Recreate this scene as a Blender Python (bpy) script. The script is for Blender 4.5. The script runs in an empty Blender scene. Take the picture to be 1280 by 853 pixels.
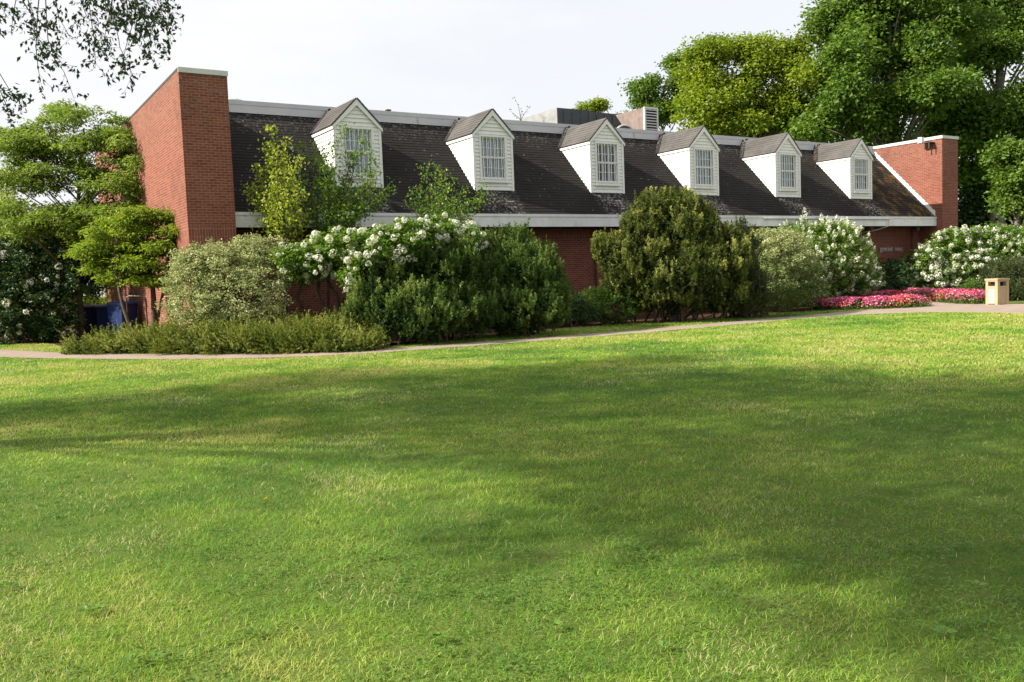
import bpy, math
import numpy as np
from mathutils import Vector
rng = np.random.default_rng(11)
scene = bpy.context.scene
COL = scene.collection
R = math.radians

# ------------------------------------------------------------------ camera maths
FPX, YAW, PITCH, ROLL, H = 1106.4, .5575, .0714, -.0379, 1.5
_cy, _sy, _cp, _sp = math.cos(YAW), math.sin(YAW), math.cos(PITCH), math.sin(PITCH)
FW = np.array([_sy*_cp, _cy*_cp, -_sp]); RT = np.array([_cy, -_sy, 0.]); UP = np.cross(RT, FW)
_c, _s = math.cos(ROLL), math.sin(ROLL)
RT, UP = _c*RT+_s*UP, -_s*RT+_c*UP
CAM = np.array([0, 0, H])
def ray(x, y): return FW+RT*(x-640)/FPX-UP*(y-426.5)/FPX
def at(x, y, d): return CAM+ray(x, y)*d                      # point at depth d
def atY(x, y, Y): r = ray(x, y); return CAM+r*(Y/r[1])       # point on a plane parallel to the facade
def gr(x, y): r = ray(x, y); return (CAM+r*(-H/r[2]))[:2]    # point on the ground

# ------------------------------------------------------------------ object helpers
def tag(o, label=None, cat=None, group=None, kind=None):
    for k, v in (('label', label), ('category', cat), ('group', group), ('kind', kind)):
        if v: o[k] = v
    return o
def empty(name, loc, label, cat, group=None):
    o = bpy.data.objects.new(name, None); COL.objects.link(o); o.location = loc
    o.empty_display_size = .3
    return tag(o, label, cat, group)
def link(name, me, parent=None):
    o = bpy.data.objects.new(name, me); COL.objects.link(o)
    if parent is not None:
        o.parent = parent
        off = Vector((0, 0, 0)); p = parent
        while p is not None: off += p.location; p = p.parent
        me.transform(__import__('mathutils').Matrix.Translation(-off))   # mesh data was written in world space
    return o
class MB:
    def __init__(s): s.v = []; s.f = []; s.m = []
    def poly(s, pts, m=0):
        n = len(s.v); s.v += [tuple(map(float, p)) for p in pts]; s.f.append(tuple(range(n, n+len(pts)))); s.m.append(m)
    def box(s, x0, x1, y0, y1, z0, z1, m=0):
        n = len(s.v)
        s.v += [(x0,y0,z0),(x1,y0,z0),(x1,y1,z0),(x0,y1,z0),(x0,y0,z1),(x1,y0,z1),(x1,y1,z1),(x0,y1,z1)]
        for q in ((3,2,1,0),(4,5,6,7),(0,1,5,4),(1,2,6,5),(2,3,7,6),(3,0,4,7)):
            s.f.append(tuple(n+i for i in q)); s.m.append(m)
    def prism(s, prof, axis, a, b, m=0):
        """closed profile (list of 2d points) extruded between a and b along axis 'x' or 'y'"""
        def P(t, p): return (t, p[0], p[1]) if axis == 'x' else (p[0], t, p[1])
        n = len(s.v); k = len(prof)
        s.v += [P(a, p) for p in prof]+[P(b, p) for p in prof]
        s.f.append(tuple(range(n, n+k))); s.m.append(m)
        s.f.append(tuple(range(n+2*k-1, n+k-1, -1))); s.m.append(m)
        for i in range(k):
            j = (i+1) % k
            s.f.append((n+i, n+j, n+k+j, n+k+i)); s.m.append(m)
    def tube(s, pts, rad, n=6, m=0, cap=True):
        pts = [np.array(p, float) for p in pts]
        if np.isscalar(rad): rad = [rad]*len(pts)
        base = len(s.v)
        for i, p in enumerate(pts):
            d = pts[min(i+1, len(pts)-1)]-pts[max(i-1, 0)]; d /= (np.linalg.norm(d)+1e-9)
            a = np.array([0, 0, 1.]) if abs(d[2]) < .9 else np.array([1., 0, 0])
            u = np.cross(d, a); u /= np.linalg.norm(u); w = np.cross(d, u)
            for k in range(n):
                t = 2*math.pi*k/n
                s.v.append(tuple(p+(u*math.cos(t)+w*math.sin(t))*rad[i]))
        for i in range(len(pts)-1):
            for k in range(n):
                a, b = base+i*n+k, base+i*n+(k+1) % n
                s.f.append((a, b, b+n, a+n)); s.m.append(m)
        if cap:
            s.f.append(tuple(base+k for k in range(n-1, -1, -1))); s.m.append(m)
            s.f.append(tuple(base+(len(pts)-1)*n+k for k in range(n))); s.m.append(m)
    def build(s, name, mats, parent=None, uv='box', smooth=False):
        me = bpy.data.meshes.new(name); me.from_pydata(s.v, [], s.f)
        if not isinstance(mats, (list, tuple)): mats = [mats]
        for mt in mats: me.materials.append(mt)
        me.update()
        me.polygons.foreach_set('material_index', s.m)
        if smooth: me.polygons.foreach_set('use_smooth', [True]*len(s.f))
        lay = me.uv_layers.new(name='UVMap').data
        for p in me.polygons:
            n = p.normal
            for li in p.loop_indices:
                x, y, z = me.vertices[me.loops[li].vertex_index].co
                if uv == 'roofx' : c = (x, math.copysign(math.hypot(y-23, z-3), z-3))
                elif uv == 'roofy': c = (y, z*1.41)
                elif abs(n.x) >= abs(n.y) and abs(n.x) >= abs(n.z): c = (y, z)
                elif abs(n.y) >= abs(n.z): c = (x, z)
                else: c = (x, y)
                if uv == 'soldier' : c = (c[1]+.02, c[0])
                lay[li].uv = c
        return link(name, me, parent)

def npmesh(name, V, F, mats, parent=None, tint=None, mi=None):
    """fast mesh: V (n,3), F (m,k) same-size faces"""
    me = bpy.data.meshes.new(name)
    V = np.ascontiguousarray(V, np.float32); F = np.ascontiguousarray(F, np.int32)
    m, k = F.shape
    me.vertices.add(len(V)); me.vertices.foreach_set('co', V.ravel())
    me.loops.add(m*k); me.loops.foreach_set('vertex_index', F.ravel())
    me.polygons.add(m); me.polygons.foreach_set('loop_start', np.arange(0, m*k, k, dtype=np.int32))
    me.polygons.foreach_set('loop_total', np.full(m, k, np.int32))
    if not isinstance(mats, (list, tuple)): mats = [mats]
    for mt in mats: me.materials.append(mt)
    if mi is not None: me.polygons.foreach_set('material_index', np.ascontiguousarray(mi, np.int32))
    if tint is not None:
        a = me.attributes.new('tint', 'FLOAT', 'POINT'); a.data.foreach_set('value', np.ascontiguousarray(tint, np.float32))
    me.update(calc_edges=True); me.validate()
    return link(name, me, parent)

# ------------------------------------------------------------------ materials
def lin(r, g, b): return (r, g, b, 1)
class NT:
    def __init__(s, name):
        s.mat = bpy.data.materials.new(name); s.mat.use_nodes = True
        s.t = s.mat.node_tree; s.t.nodes.clear()
        s.out = s.t.nodes.new('ShaderNodeOutputMaterial')
    def n(s, typ, **kw):
        nd = s.t.nodes.new('ShaderNode'+typ)
        for k, v in kw.items():
            if k in nd.inputs: nd.inputs[k].default_value = v
            else: setattr(nd, k, v)
        return nd
    def l(s, a, b): s.t.links.new(a, b)
    def mix(s, f, a, b, mode='MIX'):
        nd = s.t.nodes.new('ShaderNodeMix'); nd.data_type = 'RGBA'; nd.blend_type = mode
        for sock, val in ((nd.inputs[0], f), (nd.inputs[6], a), (nd.inputs[7], b)):
            if isinstance(val, (int, float, tuple)): sock.default_value = val
            else: s.l(val, sock)
        return nd.outputs[2]
    def noise(s, scale, vec=None, detail=4, rough=.6):
        nd = s.n('TexNoise', Scale=scale, Detail=detail, Roughness=rough)
        if vec is not None: s.l(vec, nd.inputs['Vector'])
        return nd.outputs['Fac']
    def ramp(s, src, stops):
        nd = s.t.nodes.new('ShaderNodeValToRGB'); s.l(src, nd.inputs[0]); e = nd.color_ramp.elements
        while len(e) < len(stops): e.new(.5)
        for i, (p, c) in enumerate(stops):
            e[i].position = p; e[i].color = c if isinstance(c, tuple) else (c, c, c, 1)
        return nd.outputs[0]
    def bsdf(s, col, rough=.8, spec=.3, bump=None, bstr=.3, bdist=.01, metal=0):
        b = s.n('BsdfPrincipled'); b.inputs['Roughness'].default_value = rough
        b.inputs['Specular IOR Level'].default_value = spec; b.inputs['Metallic'].default_value = metal
        if isinstance(col, tuple): b.inputs['Base Color'].default_value = col
        else: s.l(col, b.inputs['Base Color'])
        if bump is not None:
            bp = s.n('Bump', Strength=bstr, Distance=bdist); s.l(bump, bp.inputs['Height']); s.l(bp.outputs[0], b.inputs['Normal'])
        return b.outputs[0]
    def done(s, sh): s.l(sh, s.out.inputs[0]); return s.mat
    def obj(s): return s.n('NewGeometry').outputs['Position']
    def uv(s): return s.n('UVMap').outputs[0]

def simple(name, col, rough=.7, spec=.3, var=.15, scale=6, metal=0, bump=.15):
    t = NT(name); p = t.obj(); nz = t.noise(scale, p, 6)
    c = t.mix(t.ramp(nz, [(.3, 0.), (.7, 1.)]), tuple([c*(1-var) for c in col[:3]]+[1]), tuple([min(1, c*(1+var)) for c in col[:3]]+[1]))
    return t.done(t.bsdf(c, rough, spec, t.noise(scale*8, p), bump, .01, metal))

def brick(name, flip=False, stain=.0):
    t = NT(name); uv = t.uv(); P = t.obj()
    nd = t.n('TexBrick'); nd.offset = .5
    t.l(uv, nd.inputs['Vector'])
    nd.inputs['Scale'].default_value = 1; nd.inputs['Mortar Size'].default_value = .0055
    nd.inputs['Mortar Smooth'].default_value = .3; nd.inputs['Bias'].default_value = -.1
    nd.inputs['Brick Width'].default_value = .203; nd.inputs['Row Height'].default_value = .0677
    nd.inputs['Color1'].default_value = lin(.218, .068, .046); nd.inputs['Color2'].default_value = lin(.125, .034, .025)
    nd.inputs['Mortar'].default_value = lin(.36, .25, .19)
    if name.endswith('soldier'): nd.offset = 0.
    big = t.noise(.9, P, 5); mid = t.noise(14, P, 4)
    c = t.mix(t.ramp(mid, [(.35, .0), (.75, .55)]), nd.outputs[0], lin(.27, .10, .065))
    c = t.mix(t.ramp(big, [(.45, 0.), (.75, .35)]), c, lin(.085, .032, .022))
    # lichen and efflorescence near the top of the walls
    z = t.n('SeparateXYZ'); t.l(P, z.inputs[0])
    mr = t.n('MapRange'); t.l(z.outputs[2], mr.inputs[0]); mr.inputs[1].default_value = 5.0; mr.inputs[2].default_value = 7.0
    sp = t.ramp(t.noise(7, P, 8, .75), [(.52, 0.), (.62, 1.)])
    mm = t.n('Math', operation='MULTIPLY'); t.l(mr.outputs[0], mm.inputs[0]); t.l(sp, mm.inputs[1])
    m2 = t.n('Math', operation='MULTIPLY'); t.l(mm.outputs[0], m2.inputs[0]); m2.inputs[1].default_value = .75
    c = t.mix(m2.outputs[0], c, lin(.19, .19, .15))
    inv = t.n('Math', operation='SUBTRACT'); inv.inputs[0].default_value = 1; t.l(nd.outputs[1], inv.inputs[1])
    return t.done(t.bsdf(c, .9, .2, inv.outputs[0], .5, .008))

def shingle(name, c1, c2, cm, lich=.6, moss=False):
    t = NT(name); uv = t.uv(); P = t.obj()
    nd = t.n('TexBrick'); nd.offset = .5; nd.offset_frequency = 2; t.l(uv, nd.inputs['Vector'])
    for k, v in (('Scale', 1), ('Mortar Size', .008), ('Mortar Smooth', .6), ('Bias', 0), ('Brick Width', .30), ('Row Height', .135)):
        nd.inputs[k].default_value = v
    nd.inputs['Color1'].default_value = c1; nd.inputs['Color2'].default_value = c2; nd.inputs['Mortar'].default_value = cm
    c = t.mix(t.ramp(t.noise(1.3, P, 6), [(.35, 0.), (.7, .7)]), nd.outputs[0], tuple([x*1.5 for x in c1[:3]]+[1]))
    c = t.mix(t.ramp(t.noise(25, P, 3), [(.4, 0.), (.8, .5)]), c, cm)
    if moss:
        x = t.n('SeparateXYZ'); t.l(P, x.inputs[0])
        mr = t.n('MapRange'); t.l(x.outputs[0], mr.inputs[0]); mr.inputs[1].default_value = 31; mr.inputs[2].default_value = 37
        mn = t.ramp(t.noise(2.2, P, 8, .7), [(.5, 0.), (.62, 1.)])
        m = t.n('Math', operation='MULTIPLY'); t.l(mr.outputs[0], m.inputs[0]); t.l(mn, m.inputs[1])
        c = t.mix(m.outputs[0], c, lin(.16, .095, .025))
        # runoff stains with lichen below each dormer and along the top
        mod = t.n('Math', operation='PINGPONG'); ad = t.n('Math', operation='SUBTRACT'); t.l(x.outputs[0], ad.inputs[0]); ad.inputs[1].default_value = 10.09
        t.l(ad.outputs[0], mod.inputs[0]); mod.inputs[1].default_value = 4.534/2
        inb = t.ramp(mod.outputs[0], [(.5, 1.), (.8, 0.)])
        zz = t.ramp(x.outputs[2], [(0, 0.)])
        lo = t.n('MapRange'); t.l(x.outputs[2], lo.inputs[0]); lo.inputs[1].default_value = 4.5; lo.inputs[2].default_value = 4.25
        m3 = t.n('Math', operation='MULTIPLY'); t.l(inb, m3.inputs[0]); t.l(lo.outputs[0], m3.inputs[1])
        hi = t.n('MapRange'); t.l(x.outputs[2], hi.inputs[0]); hi.inputs[1].default_value = 5.8; hi.inputs[2].default_value = 7.3
        mx = t.n('Math', operation='MAXIMUM'); t.l(m3.outputs[0], mx.inputs[0]); t.l(hi.outputs[0], mx.inputs[1])
        sp = t.ramp(t.noise(11, P, 8, .85), [(.535, 0.), (.59, .9)])
        m4 = t.n('Math', operation='MULTIPLY'); t.l(mx.outputs[0], m4.inputs[0]); t.l(sp, m4.inputs[1])
        c = t.mix(m4.outputs[0], c, lin(.36, .35, .33))
    vo = t.n('TexVoronoi', Scale=4.5); t.l(P, vo.inputs['Vector'])
    wob = t.n('Math', operation='ADD'); t.l(vo.outputs['Distance'], wob.inputs[0]); t.l(t.noise(30, P, 3), wob.inputs[1])
    c = t.mix(t.ramp(wob.outputs[0], [(.47, lich), (.52, 0.)]), c, lin(.42, .41, .38))
    return t.done(t.bsdf(c, .95, .15, nd.outputs[1], -.6, .012))

def leaf(name, a, b, c=None, trans=.4, spec=.35, rough=.45):
    t = NT(name); at_ = t.n('Attribute', attribute_name='tint')
    K = .88 if 'petal' not in name else .85
    a, b = [tuple([x*K for x in q[:3]]+[1]) for q in (a, b)]; c = tuple([x*K for x in c[:3]]+[1]) if c else None
    col = t.ramp(at_.outputs['Fac'], [(0, a), (.6, b)]+([(1, c)] if c else []))
    br = t.bsdf(col, rough, spec)
    tr = t.n('BsdfTranslucent')
    hs = t.n('HueSaturation', Hue=.49, Saturation=1.1, Value=1.35); t.l(col, hs.inputs['Color']); t.l(hs.outputs[0], tr.inputs[0])
    mx = t.n('MixShader', Fac=trans); t.l(br, mx.inputs[1]); t.l(tr.outputs[0], mx.inputs[2])
    return t.done(mx.outputs[0])

M = {}
M['brick'] = brick('brick'); M['soldier'] = brick('brick_soldier')
M['roof'] = shingle('roof', lin(.021, .0185, .0175), lin(.016, .0145, .014), lin(.010, .0092, .009), .9, True)
M['droof'] = shingle('dormer_shingle', lin(.098, .091, .087), lin(.076, .072, .069), lin(.046, .043, .042), .0)
def paint(name, v, dirt=.25, warm=1.0, sc=5):
    t = NT(name); P = t.obj()
    c = t.mix(t.ramp(t.noise(sc, P, 8, .7), [(.42, 0.), (.75, dirt*2)]), lin(v, v*.995, v*.97*warm), lin(v*.55, v*.54, v*.48))
    return t.done(t.bsdf(c, .55, .3, t.noise(60, P), .08, .005))
M['white'] = paint('white_paint', .78, .10)
M['clap'] = paint('clapboard_paint', .76, .14, sc=7)
M['fascia'] = paint('fascia_paint', .74, .25, 1.03, 2.2)
M['flash'] = paint('grey_metal', .47, .12, 1.06, 1.5)
M['coping'] = paint('coping_metal', .58, .2, 1.0, 3)
M['soffit'] = simple('soffit_brown', (.06, .045, .035), .9)
M['dark'] = simple('dark_metal', (.05, .035, .03), .5, .4)
M['darkgrey'] = simple('equipment_grey', (.045, .05, .055), .6, .4, .3, 2)
M['mgrey'] = simple('mid_grey', (.235, .24, .245), .8, .2, .2, 3)
M['interior'] = simple('dark_interior', (.02, .022, .025), .9)
M['curtain'] = simple('curtain_cloth', (.50, .54, .60), .95, .1, .15, 3)
M['letters'] = simple('sign_metal', (.55, .52, .48), .5, .4, .1, 5)
M['flat'] = simple('flat_roof_membrane', (.18, .18, .18), .95)
M['bark'] = simple('bark', (.10, .075, .055), .95, .1, .45, 9, 0, .8)
M['barkg'] = simple('grey_bark', (.16, .14, .12), .95, .1, .4, 9, 0, .8)
M['blue'] = simple('blue_plastic', (.006, .022, .10), .45, .5, .1)
M['blueL'] = simple('blue_lid', (.015, .05, .19), .4, .5, .1)
M['rub'] = simple('black_rubber', (.015, .015, .015), .7)
M['wood'] = simple('tan_plastic_lumber', (.40, .295, .18), .65, .3, .12, 3)
M['woodL'] = simple('pale_door_panel', (.58, .48, .34), .6, .3, .06, 3)
def glass():
    t = NT('window_glass'); g = t.n('BsdfGlossy', Roughness=.03); g.inputs[0].default_value = lin(.8, .85, .9)
    tr = t.n('BsdfTransparent'); tr.inputs[0].default_value = lin(.86, .9, .92)
    fr = t.n('Fresnel', IOR=1.5); ad = t.n('Math', operation='ADD'); t.l(fr.outputs[0], ad.inputs[0]); ad.inputs[1].default_value = .04
    mx = t.n('MixShader'); t.l(ad.outputs[0], mx.inputs[0]); t.l(tr.outputs[0], mx.inputs[1]); t.l(g.outputs[0], mx.inputs[2])
    return t.done(mx.outputs[0])
M['glass'] = glass()

# ------------------------------------------------------------------ world and sun
SUN = np.array([-.81, .20, .55]); SUN /= np.linalg.norm(SUN)
w = bpy.data.worlds.new('World'); scene.world = w; w.use_nodes = True
nt = w.node_tree; nt.nodes.clear()
sky = nt.nodes.new('ShaderNodeTexSky'); sky.sky_type = 'NISHITA'; sky.sun_disc = False
sky.sun_elevation = math.asin(SUN[2]); sky.sun_rotation = math.atan2(SUN[0], SUN[1])
sky.dust_density = 2.5; sky.air_density = 1.0
tc = nt.nodes.new('ShaderNodeTexCoord'); mp = nt.nodes.new('ShaderNodeMapping'); mp.inputs['Scale'].default_value = (1, 1, 3.2)
nt.links.new(tc.outputs['Generated'], mp.inputs[0])
nz = nt.nodes.new('ShaderNodeTexNoise'); nz.inputs['Scale'].default_value = 2.2; nz.inputs['Detail'].default_value = 7; nz.inputs['Roughness'].default_value = .55
nt.links.new(mp.outputs[0], nz.inputs['Vector'])
rp = nt.nodes.new('ShaderNodeValToRGB'); nt.links.new(nz.outputs['Fac'], rp.inputs[0])
rp.color_ramp.elements[0].position = .38; rp.color_ramp.elements[0].color = (.83, .83, .83, 1)
rp.color_ramp.elements[1].position = .62; rp.color_ramp.elements[1].color = (.985, .985, .985, 1)
mx = nt.nodes.new('ShaderNodeMix'); mx.data_type = 'RGBA'; nt.links.new(rp.outputs[0], mx.inputs[0])
nt.links.new(sky.outputs[0], mx.inputs[6]); mx.inputs[7].default_value = (5.12, 5.16, 5.26, 1)
bg = nt.nodes.new('ShaderNodeBackground'); bg.inputs[1].default_value = .1
nt.links.new(mx.outputs[2], bg.inputs[0])
wo = nt.nodes.new('ShaderNodeOutputWorld'); nt.links.new(bg.outputs[0], wo.inputs[0])
sl = bpy.data.lights.new('sun', 'SUN'); sl.energy = 5.0; sl.angle = R(.6); sl.color = (1, .93, .80)
so = bpy.data.objects.new('sun', sl); COL.objects.link(so)
so.rotation_euler = Vector(-SUN).to_track_quat('-Z', 'Y').to_euler()
so.location = (-20, 10, 30)

cam = bpy.data.cameras.new('camera'); co = bpy.data.objects.new('camera', cam); COL.objects.link(co)
cam.sensor_width = 36; cam.lens = FPX/1280*36; cam.clip_end = 1000; cam.clip_start = .05
from mathutils import Matrix
co.matrix_world = Matrix(((RT[0], UP[0], -FW[0], 0), (RT[1], UP[1], -FW[1], 0), (RT[2], UP[2], -FW[2], H), (0, 0, 0, 1)))
scene.camera = co
vs = scene.view_settings; vs.view_transform = 'Standard'; vs.look = 'None'; vs.exposure = .98; vs.gamma = 1
scene.render.film_transparent = False
scene.cycles.max_bounces = 6; scene.cycles.transparent_max_bounces = 12; scene.cycles.diffuse_bounces = 3

# ------------------------------------------------------------------ ground
def sheet(name, poly, z, mat, label_kind='structure'):
    from mathutils.geometry import tessellate_polygon
    tris = tessellate_polygon([[Vector((p[0], p[1], 0)) for p in poly]])
    me = bpy.data.meshes.new(name); me.from_pydata([(p[0], p[1], z) for p in poly], [], [tuple(t) for t in tris]); me.update()
    for p in me.polygons:
        if p.normal.z < 0: p.flip()
    me.materials.append(mat); o = link(name, me); tag(o, kind=label_kind); return o
t = NT('lawn'); P = t.obj()
c = t.mix(t.ramp(t.noise(.35, P, 5), [(.35, 0.), (.65, 1.)]), lin(.095, .155, .024), lin(.14, .195, .034))
c = t.mix(t.ramp(t.noise(2.5, P, 6, .7), [(.5, 0.), (.72, .55)]), c, lin(.15, .14, .05))
c = t.mix(t.ramp(t.noise(40, P, 3), [(.4, 0.), (.7, .6)]), c, lin(.05, .075, .015))
M['lawn'] = t.done(t.bsdf(c, .95, .1, t.noise(60, P, 4), .8, .03))
t = NT('mulch'); P = t.obj()
c = t.mix(t.ramp(t.noise(30, P, 6), [(.35, 0.), (.7, 1.)]), lin(.03, .018, .012), lin(.11, .06, .035))
M['mulch'] = t.done(t.bsdf(c, .95, .1, t.noise(50, P, 4), 1, .03))
t = NT('concrete_path'); P = t.obj()
c = t.mix(t.ramp(t.noise(1.5, P, 8, .65), [(.35, 0.), (.7, 1.)]), lin(.27, .21, .17), lin(.36, .285, .235))
c = t.mix(t.ramp(t.noise(70, P, 3), [(.45, 0.), (.75, .4)]), c, lin(.20, .16, .14))
M['path'] = t.done(t.bsdf(c, .9, .2, t.noise(90, P), .3, .004))

g = MB(); g.poly([(-300,-200,0),(400,-200,0),(400,400,0),(-300,400,0)]); go = g.build('lawn', M['lawn']); tag(go, kind='structure')
NEAR = [(-2.2,36),(-1.2,31),(-.2,27.85),(.81,25.3),(2.55,22.15),(3.4,20.9),(4.33,19.7),(5.3,18.7),(6.37,17.95),(7.84,17.5),(9.2,17.3),(10.5,17.2),(12.6,17.0),(14.6,16.95),(16.6,17.0),(18.6,17.1),(20.5,17.15),(21.8,17.1),(22.9,16.8),(23.8,16.2),(24.4,15.2),(24.5,14),(24.2,12.7),(23.3,10),(22,5)]
FAR = [(22.6,18.2),(20.5,18.2),(18.6,18.1),(16.6,18.0),(14.6,17.9),(12.6,17.95),(10.7,18.1),(9.3,18.25),(8.1,18.45),(6.9,18.9),(6.1,19.7),(5.1,20.7),(4.2,21.9),(3.3,23.2),(2.2,25.4),(1.3,28),(.3,31.3),(-.8,36)]
PLAZA = [(26,4),(28.6,12),(29.6,15.6),(29.6,16.8),(30.4,17.6),(33.6,20.2),(35.6,22.6),(36.2,24.25),(32.8,24.25),(31.4,21.8),(29.6,19.7),(28.6,18.6),(26.8,18.3),(24.8,18.5)]
PATHPOLY = NEAR+PLAZA+FAR
sheet('path', PATHPOLY, .012, M['path'])
BED = [(2.0,24.2),(3.3,23.4),(4.3,22.1),(5.2,20.9),(6.1,19.85),(7,19.1),(8.2,18.75),(9.6,19.6),(12,20.3),(16,20.6),(22,20.3),(24.4,19.3),(26.8,18.45),(28.6,18.75),(29.5,19.8),(31.3,21.9),(32.7,24.3),(32.7,24.6),(4.9,24.6),(4.9,26)]
sheet('mulch_bed', BED, .008, M['mulch'])
sheet('mulch_bed', [(30.6,17.7),(33.7,20.2),(35.7,22.6),(36.3,24.3),(36.85,24.3),(36.85,22.9),(48,22),(46,16),(33,16.4)], .008, M['mulch'])
_m = [gr(-80, 424), gr(0, 427), gr(70, 431), gr(95, 436), gr(110, 440)]
sheet('mulch_bed', [tuple(q) for q in _m]+[(4.2, 23.3), (5, 23), (5, 46), (-2, 46)], .0075, M['mulch'])

# ------------------------------------------------------------------ the building
XL, XLi, XR, XRo = 5.005, 6.185, 36.856, 38.03
YF, YE, YB, YW = 23.063, 23.394, 38.5, 24.3
ZP, FT, FB, GB, GY, SL = 6.977, 3.493, 3.072, 6.622, 26.497, 1.0085
roofz = lambda y: FT+SL*(y-YE)
roofy = lambda z: YE+(z-FT)/SL
hall = empty('brick_hall', (21.5, 24, 0), 'long low red brick hall with a dark shingled roof and six white gabled dormers', 'building')
# gable walls with soldier bands
def gable(x0, x1):
    b = MB(); b.box(x0, x1, YF, YB, 0, 2.55)
    b.box(x0, x1, YF, YB, 3.09, ZP-(.125 if x0 > 20 else .04))
    o = b.build('gable_wall', M['brick'], hall)
    s = MB()
    s.box(x0, x1, YF, YB, 2.55, 2.82); s.box(x0, x1, YF, YB, 2.822, 3.09)
    s.build('soldier_course', M['soldier'], o, uv='soldier')
    c = MB()
    if x0 > 20: c.box(x0-.035, x1+.035, YF-.035, YB+.03, ZP-.125, ZP)
    else: c.box(x0-.01, x1+.02, YF-.035, YF-.002, ZP-.125, ZP); c.box(x0+.01, x1+.02, YF, YB, ZP-.038, ZP-.002)
    if x0 < 20:
        k_ = MB(); k_.box(x0-.012, x0+.008, YF, YB+.03, ZP-.06, ZP-.002); k_.build('drip_edge', M['dark'], o)
    c.build('coping', M['coping'], o)
    return o
gable(XL, XLi); gw = gable(XR, XRo)
# facade wall
b = MB(); b.box(XLi, XR, YW, YW+.3, 0, 2.74); b.box(XLi, XR, YW, YW+.3, 3.012, 3.07)
b.box(XLi, XR, YB-.3, YB, 0, 6.6)
for xp in (18.6, 25.4, 33.2): b.box(xp, xp+.62, YW-.12, YW, 0, 2.74)
b.box(36.4, XR, YW-.12, YW, 0, 2.74)
fw = b.build('wall', M['brick'], hall)
s = MB(); s.box(XLi, XR, YW-.004, YW+.3, 2.74, 3.012)
for xp in (18.6, 25.4, 33.2): s.box(xp, xp+.62, YW-.124, YW-.004, 2.74, 3.012)
s.box(36.4, XR, YW-.124, YW-.004, 2.74, 3.012)
s.build('soldier_course', M['soldier'], fw, uv='soldier')
# main roof slope, made as overlapping shingle courses
b = MB(); crs = .135; n = int(math.hypot(GY-YE, GB-FT)/crs); d = np.array([GY-YE, GB-FT]); L = np.hypot(*d); d /= L; nr = np.array([-d[1], d[0]])
for i in range(n+1):
    a = i*crs; e = min((i+1)*crs+.01, L)
    p0 = np.array([YE-.03, FT-.03])+d*a+nr*.014; p1 = np.array([YE-.03, FT-.03])+d*e+nr*.003
    b.poly([(XLi, *p0), (XR, *p0), (XR, *p1), (XLi, *p1)])
    q = p0-nr*.014
    b.poly([(XLi, *q), (XR, *q), (XR, *p0), (XLi, *p0)])
b.poly([(XLi, YE, FT-.06), (XR, YE, FT-.06), (XR, GY+.05, GB-.02), (XLi, GY+.05, GB-.02)])
roof = b.build('roof', M['roof'], hall, uv='roofx')
b = MB(); b.box(XLi, XR, GY+.3, YB-.3, 6.7, 6.8); b.build('flat_roof', M['flat'], hall)
# fascia boards under the eave and soffit
b = MB()
b.box(XLi, XR-.0, YE-.06, YE-.01, FB, FB+.20); b.box(XLi, XR, YE-.052, YE-.01, FB+.203, FB+.31)
b.box(XLi, XR, YE-.075, YE-.005, FB+.312, FB+.395)
for x in np.arange(XLi+3.66, XR, 3.66): b.box(x, x+.006, YE-.0765, YE-.06, FB, FB+.2)
b.build('fascia', M['fascia'], hall)
b = MB(); b.box(XLi, XR, YE-.008, YW+.05, FB+.005, FB+.03); b.build('soffit', M['soffit'], hall)
# grey flashing band along the top
b = MB(); top = 6.99
b.prism([(GY-.04, GB), (GY+.0, top-.13), (GY+.04, top-.13), (GY+.04, GB)], 'x', XLi, XR)
b.prism([(GY-.012, top-.13), (GY-.002, top), (GY+.38, top), (GY+.38, 6.7), (GY+.3, 6.7), (GY+.3, top-.13)], 'x', XLi, XR)
x = XLi+.9
while x < XR-.5: b.box(x, x+.02, GY-.058, GY-.03, GB, GB+.22); x += 3.05
b.build('roof_edge_flashing', M['flash'], hall)
# white stepped rake flashing where roof meets the right gable wall
b = MB(); k = 0; y = YE
while y < GY-.05:
    z = roofz(y); b.prism([(y, z-.02), (y+.16, z+.14), (y+.16, z+.36), (y, z+.25)], 'x', XR-.03, XR-.001); y += .16
b.build('rake_flashing', M['white'], hall)
# conduit, downlights, lettering, floodlight
pA = atY(1000, 272.0, YE-.1); pB = atY(1111, 274.8, YE-.1)
zc = 3.36
b = MB(); b.tube([(pA[0]-2, YE-.10, zc), (pB[0], YE-.10, zc), (pB[0]+.02, YE-.10, zc-.28), (pB[0]-.25, YE+.3, 2.93), (pB[0]-.5, YW-.03, 2.85), (pB[0]-.5, YW-.03, 2.6)], .028, 8)
b.build('downspout', M['coping'], hall)
for px in (1088, 1146):
    p = atY(px, 286, 23.95)
    b = MB(); b.tube([(p[0], 23.9, FB+.01), (p[0], 23.9, FB-.17)], .07, 12)
    b.build('downlight', M['mgrey'], hall)
for word, q0, q1 in (('JENKINS', 1099.3, 1114.8), ('HALL', 1117.6, 1127.4)):
    cu = bpy.data.curves.new('sign_text', 'FONT'); cu.body = word; cu.size = .25; cu.extrude = .015; cu.space_character = 1.12
    tmp = bpy.data.objects.new('sign_word', cu); COL.objects.link(tmp); bpy.context.view_layer.update()
    me = bpy.data.meshes.new_from_object(tmp); bpy.data.objects.remove(tmp)
    xs = [v.co.x for v in me.vertices]; w_ = max(xs)-min(xs)
    p0 = atY(q0, 316, YW); p1 = atY(q1, 316, YW)
    me.transform(Matrix.Translation((p0[0], YW-.045, 2.02)) @ Matrix.Rotation(R(90), 4, 'X') @ Matrix.Scale((p1[0]-p0[0])/w_, 4, (1, 0, 0)))
    me.materials.clear(); me.materials.append(M['letters']); me.name = 'sign_word'
    link('sign_word', me, hall)
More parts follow.
